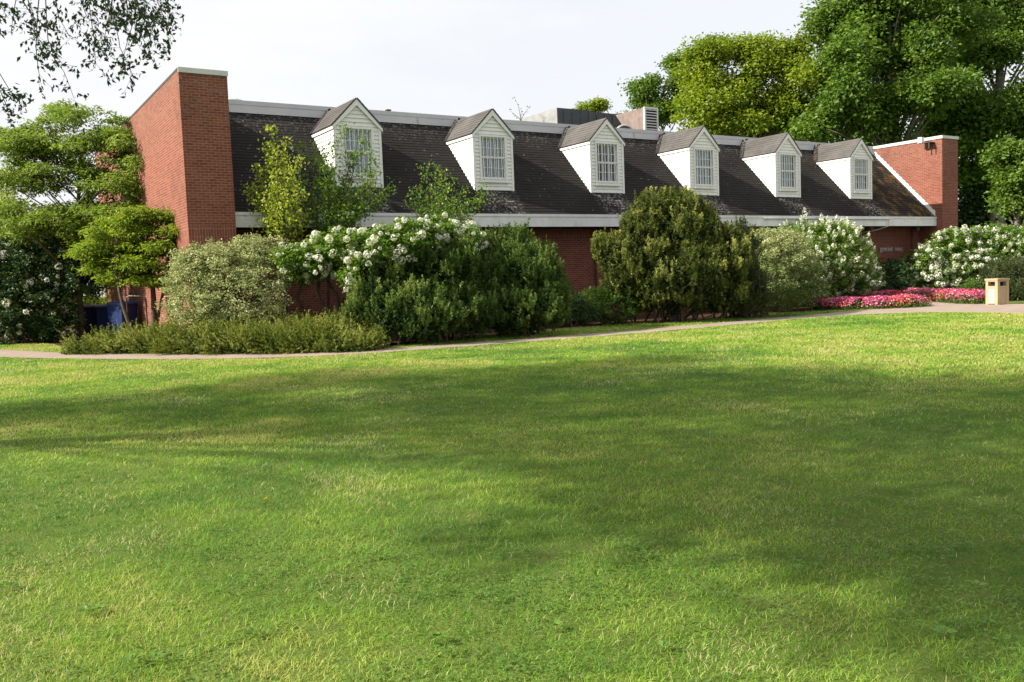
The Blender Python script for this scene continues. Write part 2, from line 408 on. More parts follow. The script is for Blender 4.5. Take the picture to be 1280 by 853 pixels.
b = MB(); b.box(36.40, 36.62, 23.74, 23.92, 6.72, 6.98); b.box(36.37, 36.40, 23.76, 23.90, 6.74, 6.96)
fl = b.build('floodlight', M['white'], hall)
b = MB(); b.box(36.45, 36.856, 23.40, 23.75, 6.70, 6.74); b.box(36.47, 36.52, 23.62, 23.66, 6.44, 6.70); b.box(36.47, 36.52, 23.42, 23.46, 6.44, 6.70)
b.build('bracket', M['dark'], fl)

# dormers
ZB, ZPK, ZE, DW, HW, YD = 4.284, 6.771, 5.977, .773, .734, 24.18
def siding(b, rows, m=0):
    """rows: list of (p00,p10,p11,p01, n) slanted boards; lower edge proud"""
    pass
def dormer(i, dark):
    xc = 10.090+4.534*i
    WX, WZ0, WZ1 = .46, ZB+.34, ZB+1.66
    gz = lambda x: ZPK-.05-(abs(x)/DW)*(ZPK-ZE)        # gable underside
    b = MB(); e = .115; z = ZB
    def hwid(z): return HW-.07 if z <= ZE-.0 else max(0, DW*(ZPK-.05-z)/(ZPK-ZE))
    while z < ZPK-.1:
        z1 = z+e; w0, w1 = hwid(z), hwid(z1)
        spans = []
        if z1 > WZ0 and z < WZ1: spans = [(-w0, -w1, -WX, -WX), (WX, WX, w0, w1)]
        else: spans = [(-w0, -w1, w0, w1)]
        for (a0, a1, b0, b1) in spans:
            yb, yt = YD-.034, YD-.004
            b.poly([(xc+a0, yb, z), (xc+b0, yb, z), (xc+b1, yt, z1+.004), (xc+a1, yt, z1+.004)])
            b.poly([(xc+a0, yt, z), (xc+b0, yt, z), (xc+b0, yb, z), (xc+a0, yb, z)])
        z = z1
    # backing of front wall with the window hole
    yq = YD
    for x0, x1, z0, z1 in ((-HW+.01, -WX, ZB, ZE), (WX, HW-.01, ZB, ZE), (-WX, WX, ZB, WZ0), (-WX, WX, WZ1, ZE)):
        b.box(xc+x0, xc+x1, yq, yq+.06, z0, z1)
    b.prism([(xc-DW+.02, ZE), (xc+DW-.02, ZE), (xc, ZPK-.06)], 'y', yq, yq+.06)
    # cheeks
    for sx in (-1, 1):
        X = xc+sx*(HW-.02)
        z = ZB
        while z < ZE+.02:
            z1 = min(z+e, ZE+.04)
            y0 = YD; ya, yb2 = roofy(z)+.1, roofy(z1)+.1
            xo, xi = X+sx*.034, X+sx*.004
            q = [(xo, y0, z), (xo, ya, z), (xi, yb2, z1+.004), (xi, y0, z1+.004)]
            b.poly(q if sx > 0 else q[::-1])
            q = [(xi, y0, z), (xi, ya, z), (xo, ya, z), (xo, y0, z)]
            b.poly(q)
            z = z1
        b.poly([(X, YD, ZB), (X, roofy(ZE)+.1, ZE+.03), (X, YD, ZE+.03)])
    root = b.build('dormer', M['clap'], hall)
    # corner boards, skirt, rake boards and eave boards
    t_ = MB()
    for sx in (-1, 1):
        x0, x1 = sorted((xc+sx*HW, xc+sx*(HW-.075)))
        t_.box(x0, x1, YD-.042, YD+.04, ZB-.02, ZE+.01)
        # rake board
        n0 = (xc+sx*DW, ZE); n1 = (xc, ZPK)
        u = np.array([n1[0]-n0[0], n1[1]-n0[1]]); u /= np.linalg.norm(u)
        wv = .125
        prof = [(n0[0], n0[1]-.0), (xc, ZPK), (xc, ZPK-wv*1.42), (n0[0]+sx*0, n0[1]-wv*.75)]
        t_.prism(prof, 'y', YD-.085+.001*sx, YD-.036)
        # eave board along cheek
        xa, xb = sorted((xc+sx*(DW-.035), xc+sx*(DW+.0)))
        t_.box(xa, xb, YD-.03, roofy(ZE)+.02, ZE-.085, ZE-.005)
        xa, xb = sorted((xc+sx*(HW-.0), xc+sx*(DW-.036)))
        t_.box(xa, xb, YD-.03, roofy(ZE)-.03, ZE-.05, ZE-.03)
    t_.box(xc-HW+.076, xc+HW-.076, YD-.027, YD, ZB-.02, ZB+.045)
    t_.build('trim', M['white'], root)
    r_ = MB(); th = .035
    for sx in (-1, 1):
        A = np.array([xc+sx*(DW+.012), YD-.10, ZE-.005]); B = np.array([xc, YD-.10, ZPK+.012])
        C_ = np.array([xc, GY+.03, ZPK+.012]); D = np.array([xc+sx*(DW+.012), roofy(ZE)+.05, ZE-.005])
        nrm = np.array([sx*(ZPK-ZE), 0, DW]); nrm /= np.linalg.norm(nrm)
        # courses
        nc = 8
        for k in range(nc):
            f0, f1 = k/nc, (k+1)/nc+.004
            P0, P1 = A+(B-A)*f0, A+(B-A)*min(f1, 1); Q0, Q1 = D+(C_-D)*f0, D+(C_-D)*min(f1, 1)
            u0 = nrm*(th+.010); u1 = nrm*th
            q = [P0+u0, Q0+u0, Q1+u1, P1+u1]; r_.poly(q if sx < 0 else q[::-1]) if False else r_.poly(q)
            r_.poly([P0+u1, Q0+u1, Q0+u0, P0+u0])
        r_.poly([A, B, B+nrm*th, A+nrm*(th+.01)]); r_.poly([A, D, D+nrm*th, A+nrm*(th+.01)]); r_.poly([A, D, C_, B])
    dr = r_.build('dormer_roof', M['droof'], root, uv='roofy')
    v_ = MB()
    for sx in (-1, 1):
        nrm = np.array([sx*(ZPK-ZE), 0, DW]); nrm /= np.linalg.norm(nrm); o_ = nrm*(th+.016)
        C_ = np.array([xc, GY+.02, ZPK+.012])+o_; D = np.array([xc+sx*(DW+.02), roofy(ZE)+.06, ZE-.01])+o_
        s_ = np.array([0, -.22, 0])
        v_.poly([D, C_, C_+s_, D+s_])
        v_.poly([D+s_, C_+s_, C_+s_-o_*.4, D+s_-o_*.4])
    v_.tube([(xc, GY-.25, ZPK+.07), (xc, GY+.0, ZPK+.05)], .05, 6)
    v_.build('valley_flashing', M['darkgrey'] if False else M['roof'], root, uv='box')
    # window
    f_ = MB(); y0, y1 = YD-.05, YD+.05
    WXo, z0o, z1o = .50, WZ0-.06, WZ1+.05
    f_.box(xc-WXo, xc-WX+.03, y0, y1, z0o, z1o); f_.box(xc+WX-.03, xc+WXo, y0, y1, z0o, z1o)
    f_.box(xc-WX+.03, xc+WX-.03, y0, y1, WZ1-.02, z1o); f_.box(xc-WXo-.03, xc+WXo+.03, y0-.05, y1, z0o-.055, z0o-.0)
    f_.box(xc-WX+.03, xc+WX-.03, y0, y1, z0o, WZ0+.02)
    x0, x1, zz0, zz1 = xc-WX+.03, xc+WX-.03, WZ0+.02, WZ1-.02; zm = (zz0+zz1)/2
    for (a, b_, yy) in ((zz0, zm+.02, YD+.0), (zm-.02, zz1, YD+.022)):     # lower and upper sash
        f_.box(x0, x0+.04, yy, yy+.02, a, b_); f_.box(x1-.04, x1, yy, yy+.02, a, b_)
        f_.box(x0+.04, x1-.04, yy, yy+.02, a, a+.04); f_.box(x0+.04, x1-.04, yy, yy+.02, b_-.04, b_)
        for k in (1, 2):
            xm = x0+.04+(x1-x0-.08)*k/3; f_.box(xm-.009, xm+.009, yy+.003, yy+.017, a+.04, b_-.04)
        zq = (a+b_)/2; f_.box(x0+.04, x1-.04, yy+.004, yy+.016, zq-.009, zq+.009)
    wf = f_.build('window_frame', M['white'], root)
    p_ = MB(); p_.poly([(x0, YD+.045, zz0), (x1, YD+.045, zz0), (x1, YD+.045, zz1), (x0, YD+.045, zz1)])
    p_.build('window_pane', M['glass'], root)
    g_ = MB()
    for k in range(7):
        xx = x0+.03+(x1-x0-.06)*k/6; g_.box(xx-.010, xx+.010, YD-.105, YD-.09, WZ0-.03, WZ1+.02)
    for zz in (WZ0+.0, (WZ0+WZ1)/2+.01, WZ1-.01): g_.box(x0-.02, x1+.02, YD-.118, YD-.106, zz-.012, zz+.012)
    for sx in (-1, 1):
        xx = xc+sx*(WX-.03)
        g_.box(xx-.01, xx+.01, YD-.09, YD-.051, WZ1-.03, WZ1-.01); g_.box(xx-.01, xx+.01, YD-.09, YD-.051, WZ0, WZ0+.02)
    g_.build('security_bars', M['white'], root)
    c_ = MB(); N = 15
    spans = [(x0, x1)] if i in (0, 1, 4) else [(x0, x0+.34), (x0+.42, x1)] if not dark else [(x0, x0+.10), (x0+.52, x0+.66)]
    for (a, b_) in spans:
        nn = max(4, int(N*(b_-a)/(x1-x0)))
        pr = [(a+(b_-a)*k/nn, YD+.085+.016*math.sin(k*1.9+i)+.008*math.sin(k*.7)) for k in range(nn+1)]
        for k in range(nn):
            (xa, ya), (xb, yb3) = pr[k], pr[k+1]
            c_.poly([(xa, ya, zz0), (xb, yb3, zz0), (xb, yb3, zz1), (xa, ya, zz1)])
    c_.build('curtain', M['curtain'], root)
    q_ = MB(); q_.box(x0-.02, x1+.02, YD+.13, YD+.14, zz0-.02, zz1+.02)
    for xx in (x0-.03, x1+.01): q_.box(xx, xx+.02, YD+.061, YD+.14, zz0-.02, zz1+.02)
    q_.build('room_interior', M['interior'], root)
    return root
for i, lab in enumerate(range(6)): dormer(i, i == 2)

# things on the flat roof
s0 = atY(696.5, 134.8, 29.5); s1 = atY(769, 140, 29.5); s2 = atY(785, 155, 29.5); sm = atY(741, 138, 29.5)
scr = empty('equipment_screen', (s0[0], 29.5, 6.8), 'dark grey equipment screen on the flat roof behind the third dormer', 'roof equipment')
b = MB(); b.poly([(s0[0], 29.5, 6.8), (sm[0], 29.5, 6.8), (sm[0], 29.5, s0[2]), (s0[0], 29.5, s0[2])])
b.poly([(sm[0]+.02, 29.52, 6.8), (s2[0]+.5, 29.52, 6.8), (s1[0], 29.52, s0[2]-.06), (sm[0]+.02, 29.52, s0[2]-.03)])
for x in np.arange(s0[0]+.3, s1[0], .42): b.box(x, x+.03, 29.48, 29.499, 6.85, s0[2]-.05)
b.box(s0[0], s1[0]-.1, 29.53, 32.9, 6.8, s0[2]-.07)
b.build('front_panel', M['darkgrey'], scr)
b = MB(); b.box(s0[0]-.03, s0[0]-.001, 29.49, 33.0, 6.8, s0[2]); b.build('side_panel', M['mgrey'], scr)  # paler grey than the front, painting the sunlight on this side
v0 = atY(805.5, 133.7, 29); v1 = atY(821.8, 135.5, 29)
vent = empty('louvred_roof_vent', (v0[0], 29, 6.8), 'brick sided roof vent with a white louvred front rising behind the fourth dormer', 'roof vent')
b = MB(); b.box(v0[0], v1[0], 29.05, 31.6, 6.8, v0[2]-.02); M['housing'] = simple('faded_brick_panel', (.20, .155, .14), .9, .2, .25, 4); b.build('housing', M['housing'], vent)
b = MB(); X0, X1, Z1 = v0[0]-.04, v1[0], v0[2]
b.box(X0, X0+.09, 28.96, 29.04, 6.85, Z1); b.box(X1-.06, X1, 28.96, 29.04, 6.85, Z1); b.box(X0+.09, X1-.06, 28.96, 29.04, Z1-.07, Z1)
z = 6.95
while z < Z1-.1: b.prism([(28.95, z), (29.03, z+.055), (29.03, z+.068), (28.95, z+.013)], 'x', X0+.09, X1-.06); z += .115
b.build('louvre', M['coping'], vent)
b = MB(); b.box(X0+.09, X1-.06, 29.041, 29.049, 6.85, Z1-.07); b.build('backing', M['interior'], vent)
d0 = atY(786, 150, 28.4); rr_ = .5
duct = empty('round_duct', (d0[0], 28.4, 6.8), 'low round grey duct end on the roof beside the louvred vent', 'roof duct')
b = MB(); b.prism([(d0[0]-.3+.55*math.cos(a), 6.95+.52*math.sin(a)) for a in np.linspace(0, math.pi, 14)], 'y', 28.3, 30); b.build('duct_body', M['darkgrey'], duct, smooth=False)
b = MB()
aa = np.linspace(0, math.pi*.8, 12)
b.tube([(d0[0]-.3+.57*math.cos(a), 28.28, 6.95+.54*math.sin(a)) for a in aa], .035, 6); b.build('rim', M['coping'], duct)
p = atY(485, 134, 27.5)
b = MB(); b.tube([(p[0], 27.5, 6.8), (p[0], 27.5, 7.2)], .05, 8); b.box(p[0]-.08, p[0]+.08, 27.42, 27.58, 7.2, 7.24)
tag(b.build('vent_pipe', M['dark']), 'small dark vent pipe poking above the roof edge right of the first dormer', 'pipe')
p = atY(291, 119, 27.2)
b = MB(); b.tube([(p[0], 27.2, 6.8), (p[0], 27.2, 7.1), (p[0], 27.2, 7.16)], [.3, .3, .18], 12)
b.build('vent_cap', M['flash'], hall)
print('building done')

# ------------------------------------------------------------------ vegetation tools
def unit(v): return v/(np.linalg.norm(v, axis=-1, keepdims=True)+1e-9)
def leaf_quads(P, N, A, length, width, fold=.25):
    """P base points, N normals, A axis; returns verts faces (diamond folded along the axis, two triangles)"""
    n = len(P); A = unit(A); S = unit(np.cross(N, A)); N2 = np.cross(A, S)
    length = np.broadcast_to(length, n)[:, None]; width = np.broadcast_to(width, n)[:, None]
    b = P-A*length*.5; t_ = P+A*length*.5-N2*length*.12
    l = P-S*width*.5+N2*width*fold-A*length*.06; r = P+S*width*.5+N2*width*fold-A*length*.06
    V = np.stack([b, r, t_, l], 1).reshape(-1, 3); F = np.arange(4*n).reshape(n, 4)
    F3 = np.concatenate([F[:, [0, 1, 2]], F[:, [0, 2, 3]]])
    return V, F3
def rnd_dir(n):
    v = rng.normal(size=(n, 3)); return unit(v)
def lobe(px, py, rx, ry, d, dr=None):
    c = at(px, py, d); s = d/FPX
    return (c[0], c[1], c[2], rx*s, (dr if dr else rx*s), ry*s)
def clump_points(lobes, n, shell=.55, up=.15, floor=.05):
    """cluster centres in the lobes' outer volume + outward directions. lobe radii: across view, along view, vertical"""
    L = np.array(lobes); w = (L[:, 3]*L[:, 4]*L[:, 5])**(.667); w /= w.sum()
    k = rng.choice(len(L), n, p=w); D = rnd_dir(n); D[:, 2] += up; D = unit(D)
    r = shell+(1.03-shell)*rng.random(n)**.6; r *= np.where(rng.random(n) < .14, 1.0+.2*rng.random(n), 1)
    hx = np.array([_cy, -_sy, 0]); hy = np.array([_sy, _cy, 0])
    off = (D[:, 0:1]*hx*L[k, 3:4]+D[:, 1:2]*hy*L[k, 4:5])+np.stack([np.zeros(n), np.zeros(n), D[:, 2]*L[k, 5]], 1)
    C = L[k, :3]+off*r[:, None]
    O = unit(off/np.stack([L[k, 3], L[k, 4], L[k, 5]], 1))
    keep = C[:, 2] > floor
    return C[keep], O[keep]
def foliage(name, lobes, nclump, nleaf, size, mat, parent, cr=.3, flat=.6, shell=.5, upn=.9, wr=.6, droop=.15, label=None, layered=False, floor=.05, hue=None):
    C, O = clump_points(lobes, nclump, shell, floor=floor)
    n = len(C)*nleaf; k = np.repeat(np.arange(len(C)), nleaf)
    crr = cr*(.6+.8*rng.random(len(C)))
    off = rng.normal(size=(n, 3))*.5; 
    rad = np.linalg.norm(off, axis=1, keepdims=True); off = off/np.maximum(rad, 1)*1.0
    off[:, 2] *= flat
    P = C[k]+off*crr[k][:, None]
    if layered: P[:, 2] -= .35*(off[:, 0]**2+off[:, 1]**2)*crr[k]
    P[:, 2] = np.maximum(P[:, 2], .03)
    N = unit(np.array([0, 0, upn])+rng.normal(size=(n, 3))*.5+O[k]*.35+off*.25)
    A = rng.normal(size=(n, 3)); A[:, 2] *= .4; A += O[k]*.6+off*.6; A[:, 2] -= droop
    sz = size*(.65+.7*rng.random(n))
    V, F = leaf_quads(P, N, A, sz, sz*wr)
    tint = np.clip(rng.random(n)*.55+np.repeat(rng.random(len(C)), nleaf)*.45, 0, 1)
    if hue is not None: tint = np.clip(tint+hue(P), 0, 1)
    o = npmesh(name, V, F, mat, parent, np.repeat(tint, 4))
    return C, O
def curve(a, b, sag=0, wob=.1, n=5):
    a, b = np.array(a, float), np.array(b, float); L = np.linalg.norm(b-a)
    pts = []
    w1 = rng.normal(size=3)*wob*L*.5; 
    for i in range(n+1):
        t_ = i/n; p = a+(b-a)*t_+w1*math.sin(math.pi*t_); p[2] += sag*L*math.sin(math.pi*t_)
        pts.append(p)
    return pts
def tree_wood(name, base, top, r0, targets, mat, parent, lean=.05, nseg=7, start=.3, rl=.35, twigs=None, wob=.12):
    b = MB(); tr = curve(base, top, 0, lean, nseg); rad = [r0*(1-.75*i/nseg) for i in range(nseg+1)]; rad[0] *= 1.35
    b.tube(tr, rad, 10)
    for T in targets:
        T = np.array(T); h = min(max((T[2]-base[2])/(top[2]-base[2]+1e-6)-.25, start), .95)
        f = h*nseg; i = min(int(f), nseg-1); p = tr[i]+(tr[i+1]-tr[i])*(f-i); rr = r0*(1-.75*h)*rl*(1.0+.3*rng.random())
        pts = curve(p, T, .08, wob, 5)
        b.tube(pts, [rr*(1-.85*j/5) for j in range(6)], 5)
    return b.build(name, mat, parent, smooth=True)
def stems(name, base, targets, r, mat, parent, spread=.2):
    b = MB()
    for T in targets:
        p = np.array([base[0]+rng.normal()*spread, base[1]+rng.normal()*spread, 0]);
        pts = curve(p, T, .05, .12, 5); b.tube(pts, [r*(1-.75*j/5) for j in range(6)], 5)
    return b.build(name, mat, parent, smooth=True)

# leaf materials
M['maple'] = leaf('maple_leaf', lin(.06, .125, .022), lin(.125, .225, .034), lin(.235, .33, .052))
M['mapley'] = leaf('yellow_maple_leaf', lin(.12, .20, .024), lin(.23, .315, .032), lin(.39, .44, .055))
M['dogwood'] = leaf('layered_leaf', lin(.12, .20, .035), lin(.22, .32, .06), lin(.42, .50, .14))
M['brightg'] = leaf('bright_leaf', lin(.13, .22, .028), lin(.23, .33, .04), lin(.40, .46, .09))
M['darkleaf'] = leaf('dark_leaf', lin(0.024, 0.055, 0.015), lin(0.039, 0.083, 0.020), lin(0.055, 0.110, 0.024), .25)
M['hydleaf'] = leaf('hydrangea_leaf', lin(0.078, 0.169, 0.021), lin(0.143, 0.260, 0.033), lin(0.247, 0.364, 0.052))
M['variegated'] = leaf('variegated_leaf', lin(.11, .18, .05), lin(.42, .46, .20), lin(.86, .84, .50), .3, .15, .7)
M['cover'] = leaf('cover_leaf', lin(.06, .095, .018), lin(.17, .21, .035), lin(.44, .46, .14), .35, .12, .7)
M['yellowg'] = leaf('birch_leaf', lin(.16, .25, .03), lin(.32, .40, .05), lin(.52, .57, .10))
M['midg'] = leaf('midgreen_leaf', lin(0.048, 0.102, 0.017), lin(0.090, 0.168, 0.024), lin(0.168, 0.252, 0.042))
M['needle'] = leaf('pine_needle', lin(.022, .045, .012), lin(.10, .17, .032), lin(.38, .46, .13), .2, .12, .7)
M['needleo'] = leaf('olive_pine_needle', lin(.03, .045, .012), lin(.13, .165, .032), lin(.46, .47, .14), .2, .12, .7)
M['yew'] = leaf('yew_needle', lin(.03, .05, .012), lin(.06, .085, .02), lin(.12, .13, .03), .2)
M['petal'] = leaf('white_petal', lin(.62, .66, .42), lin(.80, .80, .68), lin(.86, .85, .80), .3, .1, .7)
M['pink'] = leaf('pink_petal', lin(.62, .03, .16), lin(.80, .10, .28), lin(.85, .45, .62), .3, .2, .6)
M['redp'] = leaf('red_petal', lin(.60, .02, .04), lin(.75, .10, .06), lin(.85, .30, .12), .3, .2, .6)

def blooms(name, C, r, mat, parent, npet=46, el=1.0, core=True, D=None, greenish=.25):
    n = len(C); rr = r*(.55+.8*rng.random(n)**1.3)
    k = np.repeat(np.arange(n), npet); m = len(k); Dr = rnd_dir(m)
    rad = (.78+.25*rng.random(m))
    if D is None: D = np.tile([0, 0, 1.], (n, 1))
    loc = Dr*rr[k][:, None]*rad[:, None]
    ax = (loc*D[k]).sum(1, keepdims=True)*D[k]
    taper = 1-.55*np.clip(((ax*D[k]).sum(1)/rr[k]), 0, 1)*(1 if el > 1 else 0)
    P = C[k]+(loc-ax)*taper[:, None]+ax*el
    A = np.cross(Dr, rng.normal(size=(m, 3)))
    sz = rr[k]*.62
    V, F = leaf_quads(P, Dr+rng.normal(size=(m, 3))*.25, A, sz, sz*.9, .1)
    tint = np.clip(np.repeat(rng.random(n), npet)*.8+rng.random(m)*.3-greenish*0, 0, 1)
    return npmesh(name, V, F, mat, parent, np.repeat(tint, 4))
def needles(name, lobes, nshoot, per, slen, nlen, width, mat, parent, shell=.62, upd=1.1, floor=.08):
    g_ = 9; C0, O0 = clump_points(lobes, int(nshoot*1.6/g_), .72, .25, floor)
    kk = np.repeat(np.arange(len(C0)), g_); lvl = np.repeat(rng.random(len(C0)), g_)
    C = C0[kk]+rng.normal(size=(len(kk), 3))*np.array([.075, .075, .09]); O = O0[kk]; C[:, 2] = np.maximum(C[:, 2], .05)
    n = len(C); D = unit(O*.55+np.array([0, 0, upd*1.3])+rng.normal(size=(n, 3))*.2)
    sl = slen*(.6+.8*rng.random(n)); k = np.repeat(np.arange(n), per); m = len(k)
    t_ = rng.random(m); R_ = rnd_dir(m); R_ = unit(R_-(R_*D[k]).sum(1, keepdims=True)*D[k])
    B = C[k]+D[k]*(t_*sl[k])[:, None]; nd = unit(R_*(1.0-.45*t_[:, None])+D[k]*.6)
    nl = nlen*(.7+.5*rng.random(m))*(1-.3*t_)
    S = unit(np.cross(nd, rng.normal(size=(m, 3))))*width*.5
    V = np.stack([B-S, B+S, B+nd*nl[:, None]], 1).reshape(-1, 3)
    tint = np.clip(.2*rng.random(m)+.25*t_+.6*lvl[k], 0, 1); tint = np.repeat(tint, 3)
    # dense short inner needles, tinted dark to paint the shade inside the plant
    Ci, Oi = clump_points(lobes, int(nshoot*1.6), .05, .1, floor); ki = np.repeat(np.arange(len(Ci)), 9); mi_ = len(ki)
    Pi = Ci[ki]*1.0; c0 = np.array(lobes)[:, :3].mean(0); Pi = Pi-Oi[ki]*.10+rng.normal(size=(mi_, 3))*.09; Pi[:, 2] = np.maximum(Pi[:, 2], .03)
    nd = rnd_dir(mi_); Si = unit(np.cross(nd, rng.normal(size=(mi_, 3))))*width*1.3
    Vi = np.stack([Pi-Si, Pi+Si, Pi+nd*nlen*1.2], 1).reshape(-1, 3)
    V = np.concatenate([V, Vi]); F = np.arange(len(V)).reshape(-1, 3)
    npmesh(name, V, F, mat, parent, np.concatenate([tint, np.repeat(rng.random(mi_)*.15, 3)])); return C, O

# ------------------------------------------------------------------ trees behind the hall (right)
def big_tree(name, label, lobes, base, ntar, r0, nclump, nleaf, size, mat, cr, bark='barkg', group='trees behind the hall', flat=.5, shell=.45, cat='tree', hue=None, up=.9):
    sub = []
    for l in lobes:                                              # boughs of uneven size instead of one round mass
        for _ in range(11):
            d_ = rnd_dir(1)[0]*rng.uniform(.25, .82); q = rng.uniform(.26, .46)
            hx = np.array([_cy, -_sy, 0]); hy = np.array([_sy, _cy, 0])
            c_ = np.array(l[:3])+hx*d_[0]*l[3]+hy*d_[1]*l[4]+np.array([0, 0, d_[2]*l[5]])
            sub.append((c_[0], c_[1], c_[2], l[3]*q*1.15, l[4]*q*1.2, l[5]*q*.85))
    lobes = sub
    root = empty(name, (base[0], base[1], 0), label, cat, group)
    zt = max(l[2]+l[5]*.5 for l in lobes)
    C, O = foliage('crown', lobes, int(nclump*1.9), int(nleaf*.85), size*.88, M[mat], root, cr=cr*.78, flat=.7, shell=.05, floor=1.0, hue=hue, upn=.75)
    idx = rng.choice(len(C), min(ntar, len(C)), replace=False)
    cx = np.mean([l[0] for l in lobes]); cyy = np.mean([l[1] for l in lobes])
    tree_wood('trunk', (base[0], base[1], 0), (cx*.6+base[0]*.4, cyy*.6+base[1]*.4, zt*.85), r0, C[idx], M[bark], root)
    return root
GT = 'broadleaf trees rising behind the hall'
b0 = at(1120, 300, 56)
big_tree('maple_tree', 'largest maple with dark green crown and forked grey limbs above the right gable wall',
  [lobe(1085, 150, 60, 50, 56, 4), lobe(1045, 95, 50, 50, 56, 4), lobe(1060, 30, 45, 40, 57, 4), lobe(1130, 60, 60, 55, 56, 4.5), lobe(1150, 120, 60, 40, 54, 4), lobe(1110, 5, 60, 40, 56, 4),
   lobe(1050, 140, 45, 30, 55, 3), lobe(1170, 25, 60, 50, 56, 4), lobe(1180, 120, 40, 45, 58, 3), lobe(1185, 175, 30, 40, 59, 3), lobe(1010, 160, 30, 18, 56, 2)], b0, 60, .55, 620, 95, .30, 'maple', 1.35, group=GT)
b0 = at(1245, 300, 60)
big_tree('maple_tree', 'tall dark maple filling the top right corner of the picture',
  [lobe(1230, 60, 60, 60, 60, 4), lobe(1280, 30, 60, 60, 60, 4), lobe(1230, 150, 50, 40, 58, 4), lobe(1290, 130, 55, 60, 58, 4), lobe(1215, 0, 60, 45, 60, 4), lobe(1220, 215, 30, 30, 60, 3), lobe(1310, 210, 50, 50, 62, 4)],
  b0, 55, .6, 600, 85, .30, 'maple', 1.35, group=GT)
b0 = at(930, 300, 60)
big_tree('maple_tree', 'yellow green maple behind the fourth and fifth dormers',
  [lobe(900, 110, 55, 45, 60, 4), lobe(870, 80, 35, 28, 60, 3), lobe(955, 85, 55, 38, 60, 4), lobe(1000, 110, 50, 50, 59, 4), lobe(940, 150, 70, 35, 60, 4), lobe(880, 145, 40, 28, 60, 3), lobe(985, 60, 30, 22, 60, 2), lobe(920, 62, 22, 14, 60, 1.5), lobe(960, 160, 45, 26, 61, 3), lobe(1010, 150, 40, 30, 61, 3)],
  b0, 45, .4, 520, 80, .27, 'mapley', 1.2, group=GT)
b0 = at(820, 300, 68)
big_tree('maple_tree', 'small mid green tree behind the louvred roof vent',
  [lobe(808, 118, 28, 22, 68, 2), lobe(830, 140, 30, 22, 68, 2), lobe(855, 105, 22, 30, 68, 2), lobe(845, 75, 20, 12, 68, 1.5), lobe(893, 64, 22, 18, 68, 1.5)], b0, 20, .3, 210, 60, .26, 'maple', 1.0, group=GT)
b0 = at(742, 300, 80)
big_tree('maple_tree', 'far round treetop just showing above the dark equipment screen',
  [lobe(742, 134, 18, 9, 80, 1.5), lobe(730, 142, 14, 10, 80, 1.2), lobe(772, 150, 14, 9, 80, 1)], b0, 12, .2, 70, 50, .25, 'mapley', .8, group=GT)
b0 = at(1275, 290, 46)
big_tree('maple_tree', 'lower spreading tree with bright green boughs at the right edge above the hydrangeas',
  [lobe(1272, 215, 32, 26, 46, 2), lobe(1290, 250, 40, 25, 46, 2), lobe(1255, 190, 16, 12, 46, 1), lobe(1300, 200, 40, 30, 46, 2)], b0, 25, .25, 230, 60, .24, 'maple', .95, group=GT)
b0 = at(1225, 300, 62)
big_tree('understory_tree', 'low dark understory tree in the shade right of the right gable wall',
  [lobe(1215, 250, 45, 45, 62, 3), lobe(1260, 270, 50, 40, 64, 3), lobe(1205, 285, 40, 30, 62, 3), lobe(1290, 290, 50, 40, 62, 3)], b0, 15, .25, 320, 50, .34, 'darkleaf', 1.2, group=GT)
# thin sprig behind the roof
tg = empty('sapling', at(650, 300, 36)*np.array([1, 1, 0]), 'thin bare sprig tip showing over the roof edge between the second and third dormers', 'sapling')
b = MB(); pt_ = []
bs = at(652, 330, 36); bs[2] = 0
for q in ((643, 122), (662, 133), (638, 139), (652, 138)):
    c1 = curve(at(651, 150, 36), at(*q, 36), 0, .08, 5); b.tube(c1, [.014*(1-.7*j/5) for j in range(6)], 4); pt_ += [c1[j]+rng.normal(size=3)*.05 for j in (2, 3, 4, 5, 5)]
b.tube(curve(bs, at(651, 150, 36), 0, .02, 6), .03, 6)
b.build('trunk', M['bark'], tg)
pt_ = np.array(pt_); V, F = leaf_quads(pt_, rnd_dir(len(pt_)), rnd_dir(len(pt_)), .09, .05); npmesh('leaves', V, F, M['midg'], tg, np.full(len(V), .4))
# distant woods
lob = []
for a in np.linspace(-75, 110, 44):
    th = R(a); d = 115+rng.random()*20; lob.append((d*math.sin(th), d*math.cos(th), 4+rng.random()*2, 9, 9, 5+rng.random()*2.5))
C, O = clump_points(lob, 2600, .5)
n = len(C)*9; k = np.repeat(np.arange(len(C)), 9); P_ = C[k]+rng.normal(size=(n, 3))*.9; P_[:, 2] = np.maximum(P_[:, 2], .3)
V, F = leaf_quads(P_, rnd_dir(n)+np.array([0, 0, .5]), rnd_dir(n), .9, .7); o = npmesh('distant_woods', V, F, M['darkleaf'], None, np.repeat(rng.random(n), 4)); tag(o, 'low dark line of woods far beyond the hall', 'woods', kind='stuff')
print('far trees done')

# ------------------------------------------------------------------ left side
b0 = at(95, 300, 28)
lt = empty('dogwood_tree', (b0[0], b0[1], 0), 'tall tree with flat layered light green branches left of the hall gable wall', 'tree')
LL = []
r2 = np.random.default_rng(5)
while len(LL) < 84:
    px, py = r2.uniform(-10, 215), r2.uniform(138, 300)
    e_ = ((px-92)/118)**2+((py-235)/100)**2
    if e_ > 1 or (px > 165 and py < 180) or (px < 35 and py < 165): continue
    LL.append(lobe(px, py, r2.uniform(16, 42), r2.uniform(7, 14), 27.8+r2.uniform(-1, 1), .9))
LL += [lobe(95, 140, 45, 5, 28, .9), lobe(150, 150, 30, 5, 28, .7), lobe(60, 150, 35, 5, 28, .7), lobe(90, 265, 70, 14, 28.5, 1.1), lobe(170, 235, 26, 8, 28, .6)]
C, O = foliage('crown', LL, 4600, 13, .11, M['dogwood'], lt, cr=.25, flat=.3, shell=.1, upn=2.2, wr=.5, droop=.3, layered=True)
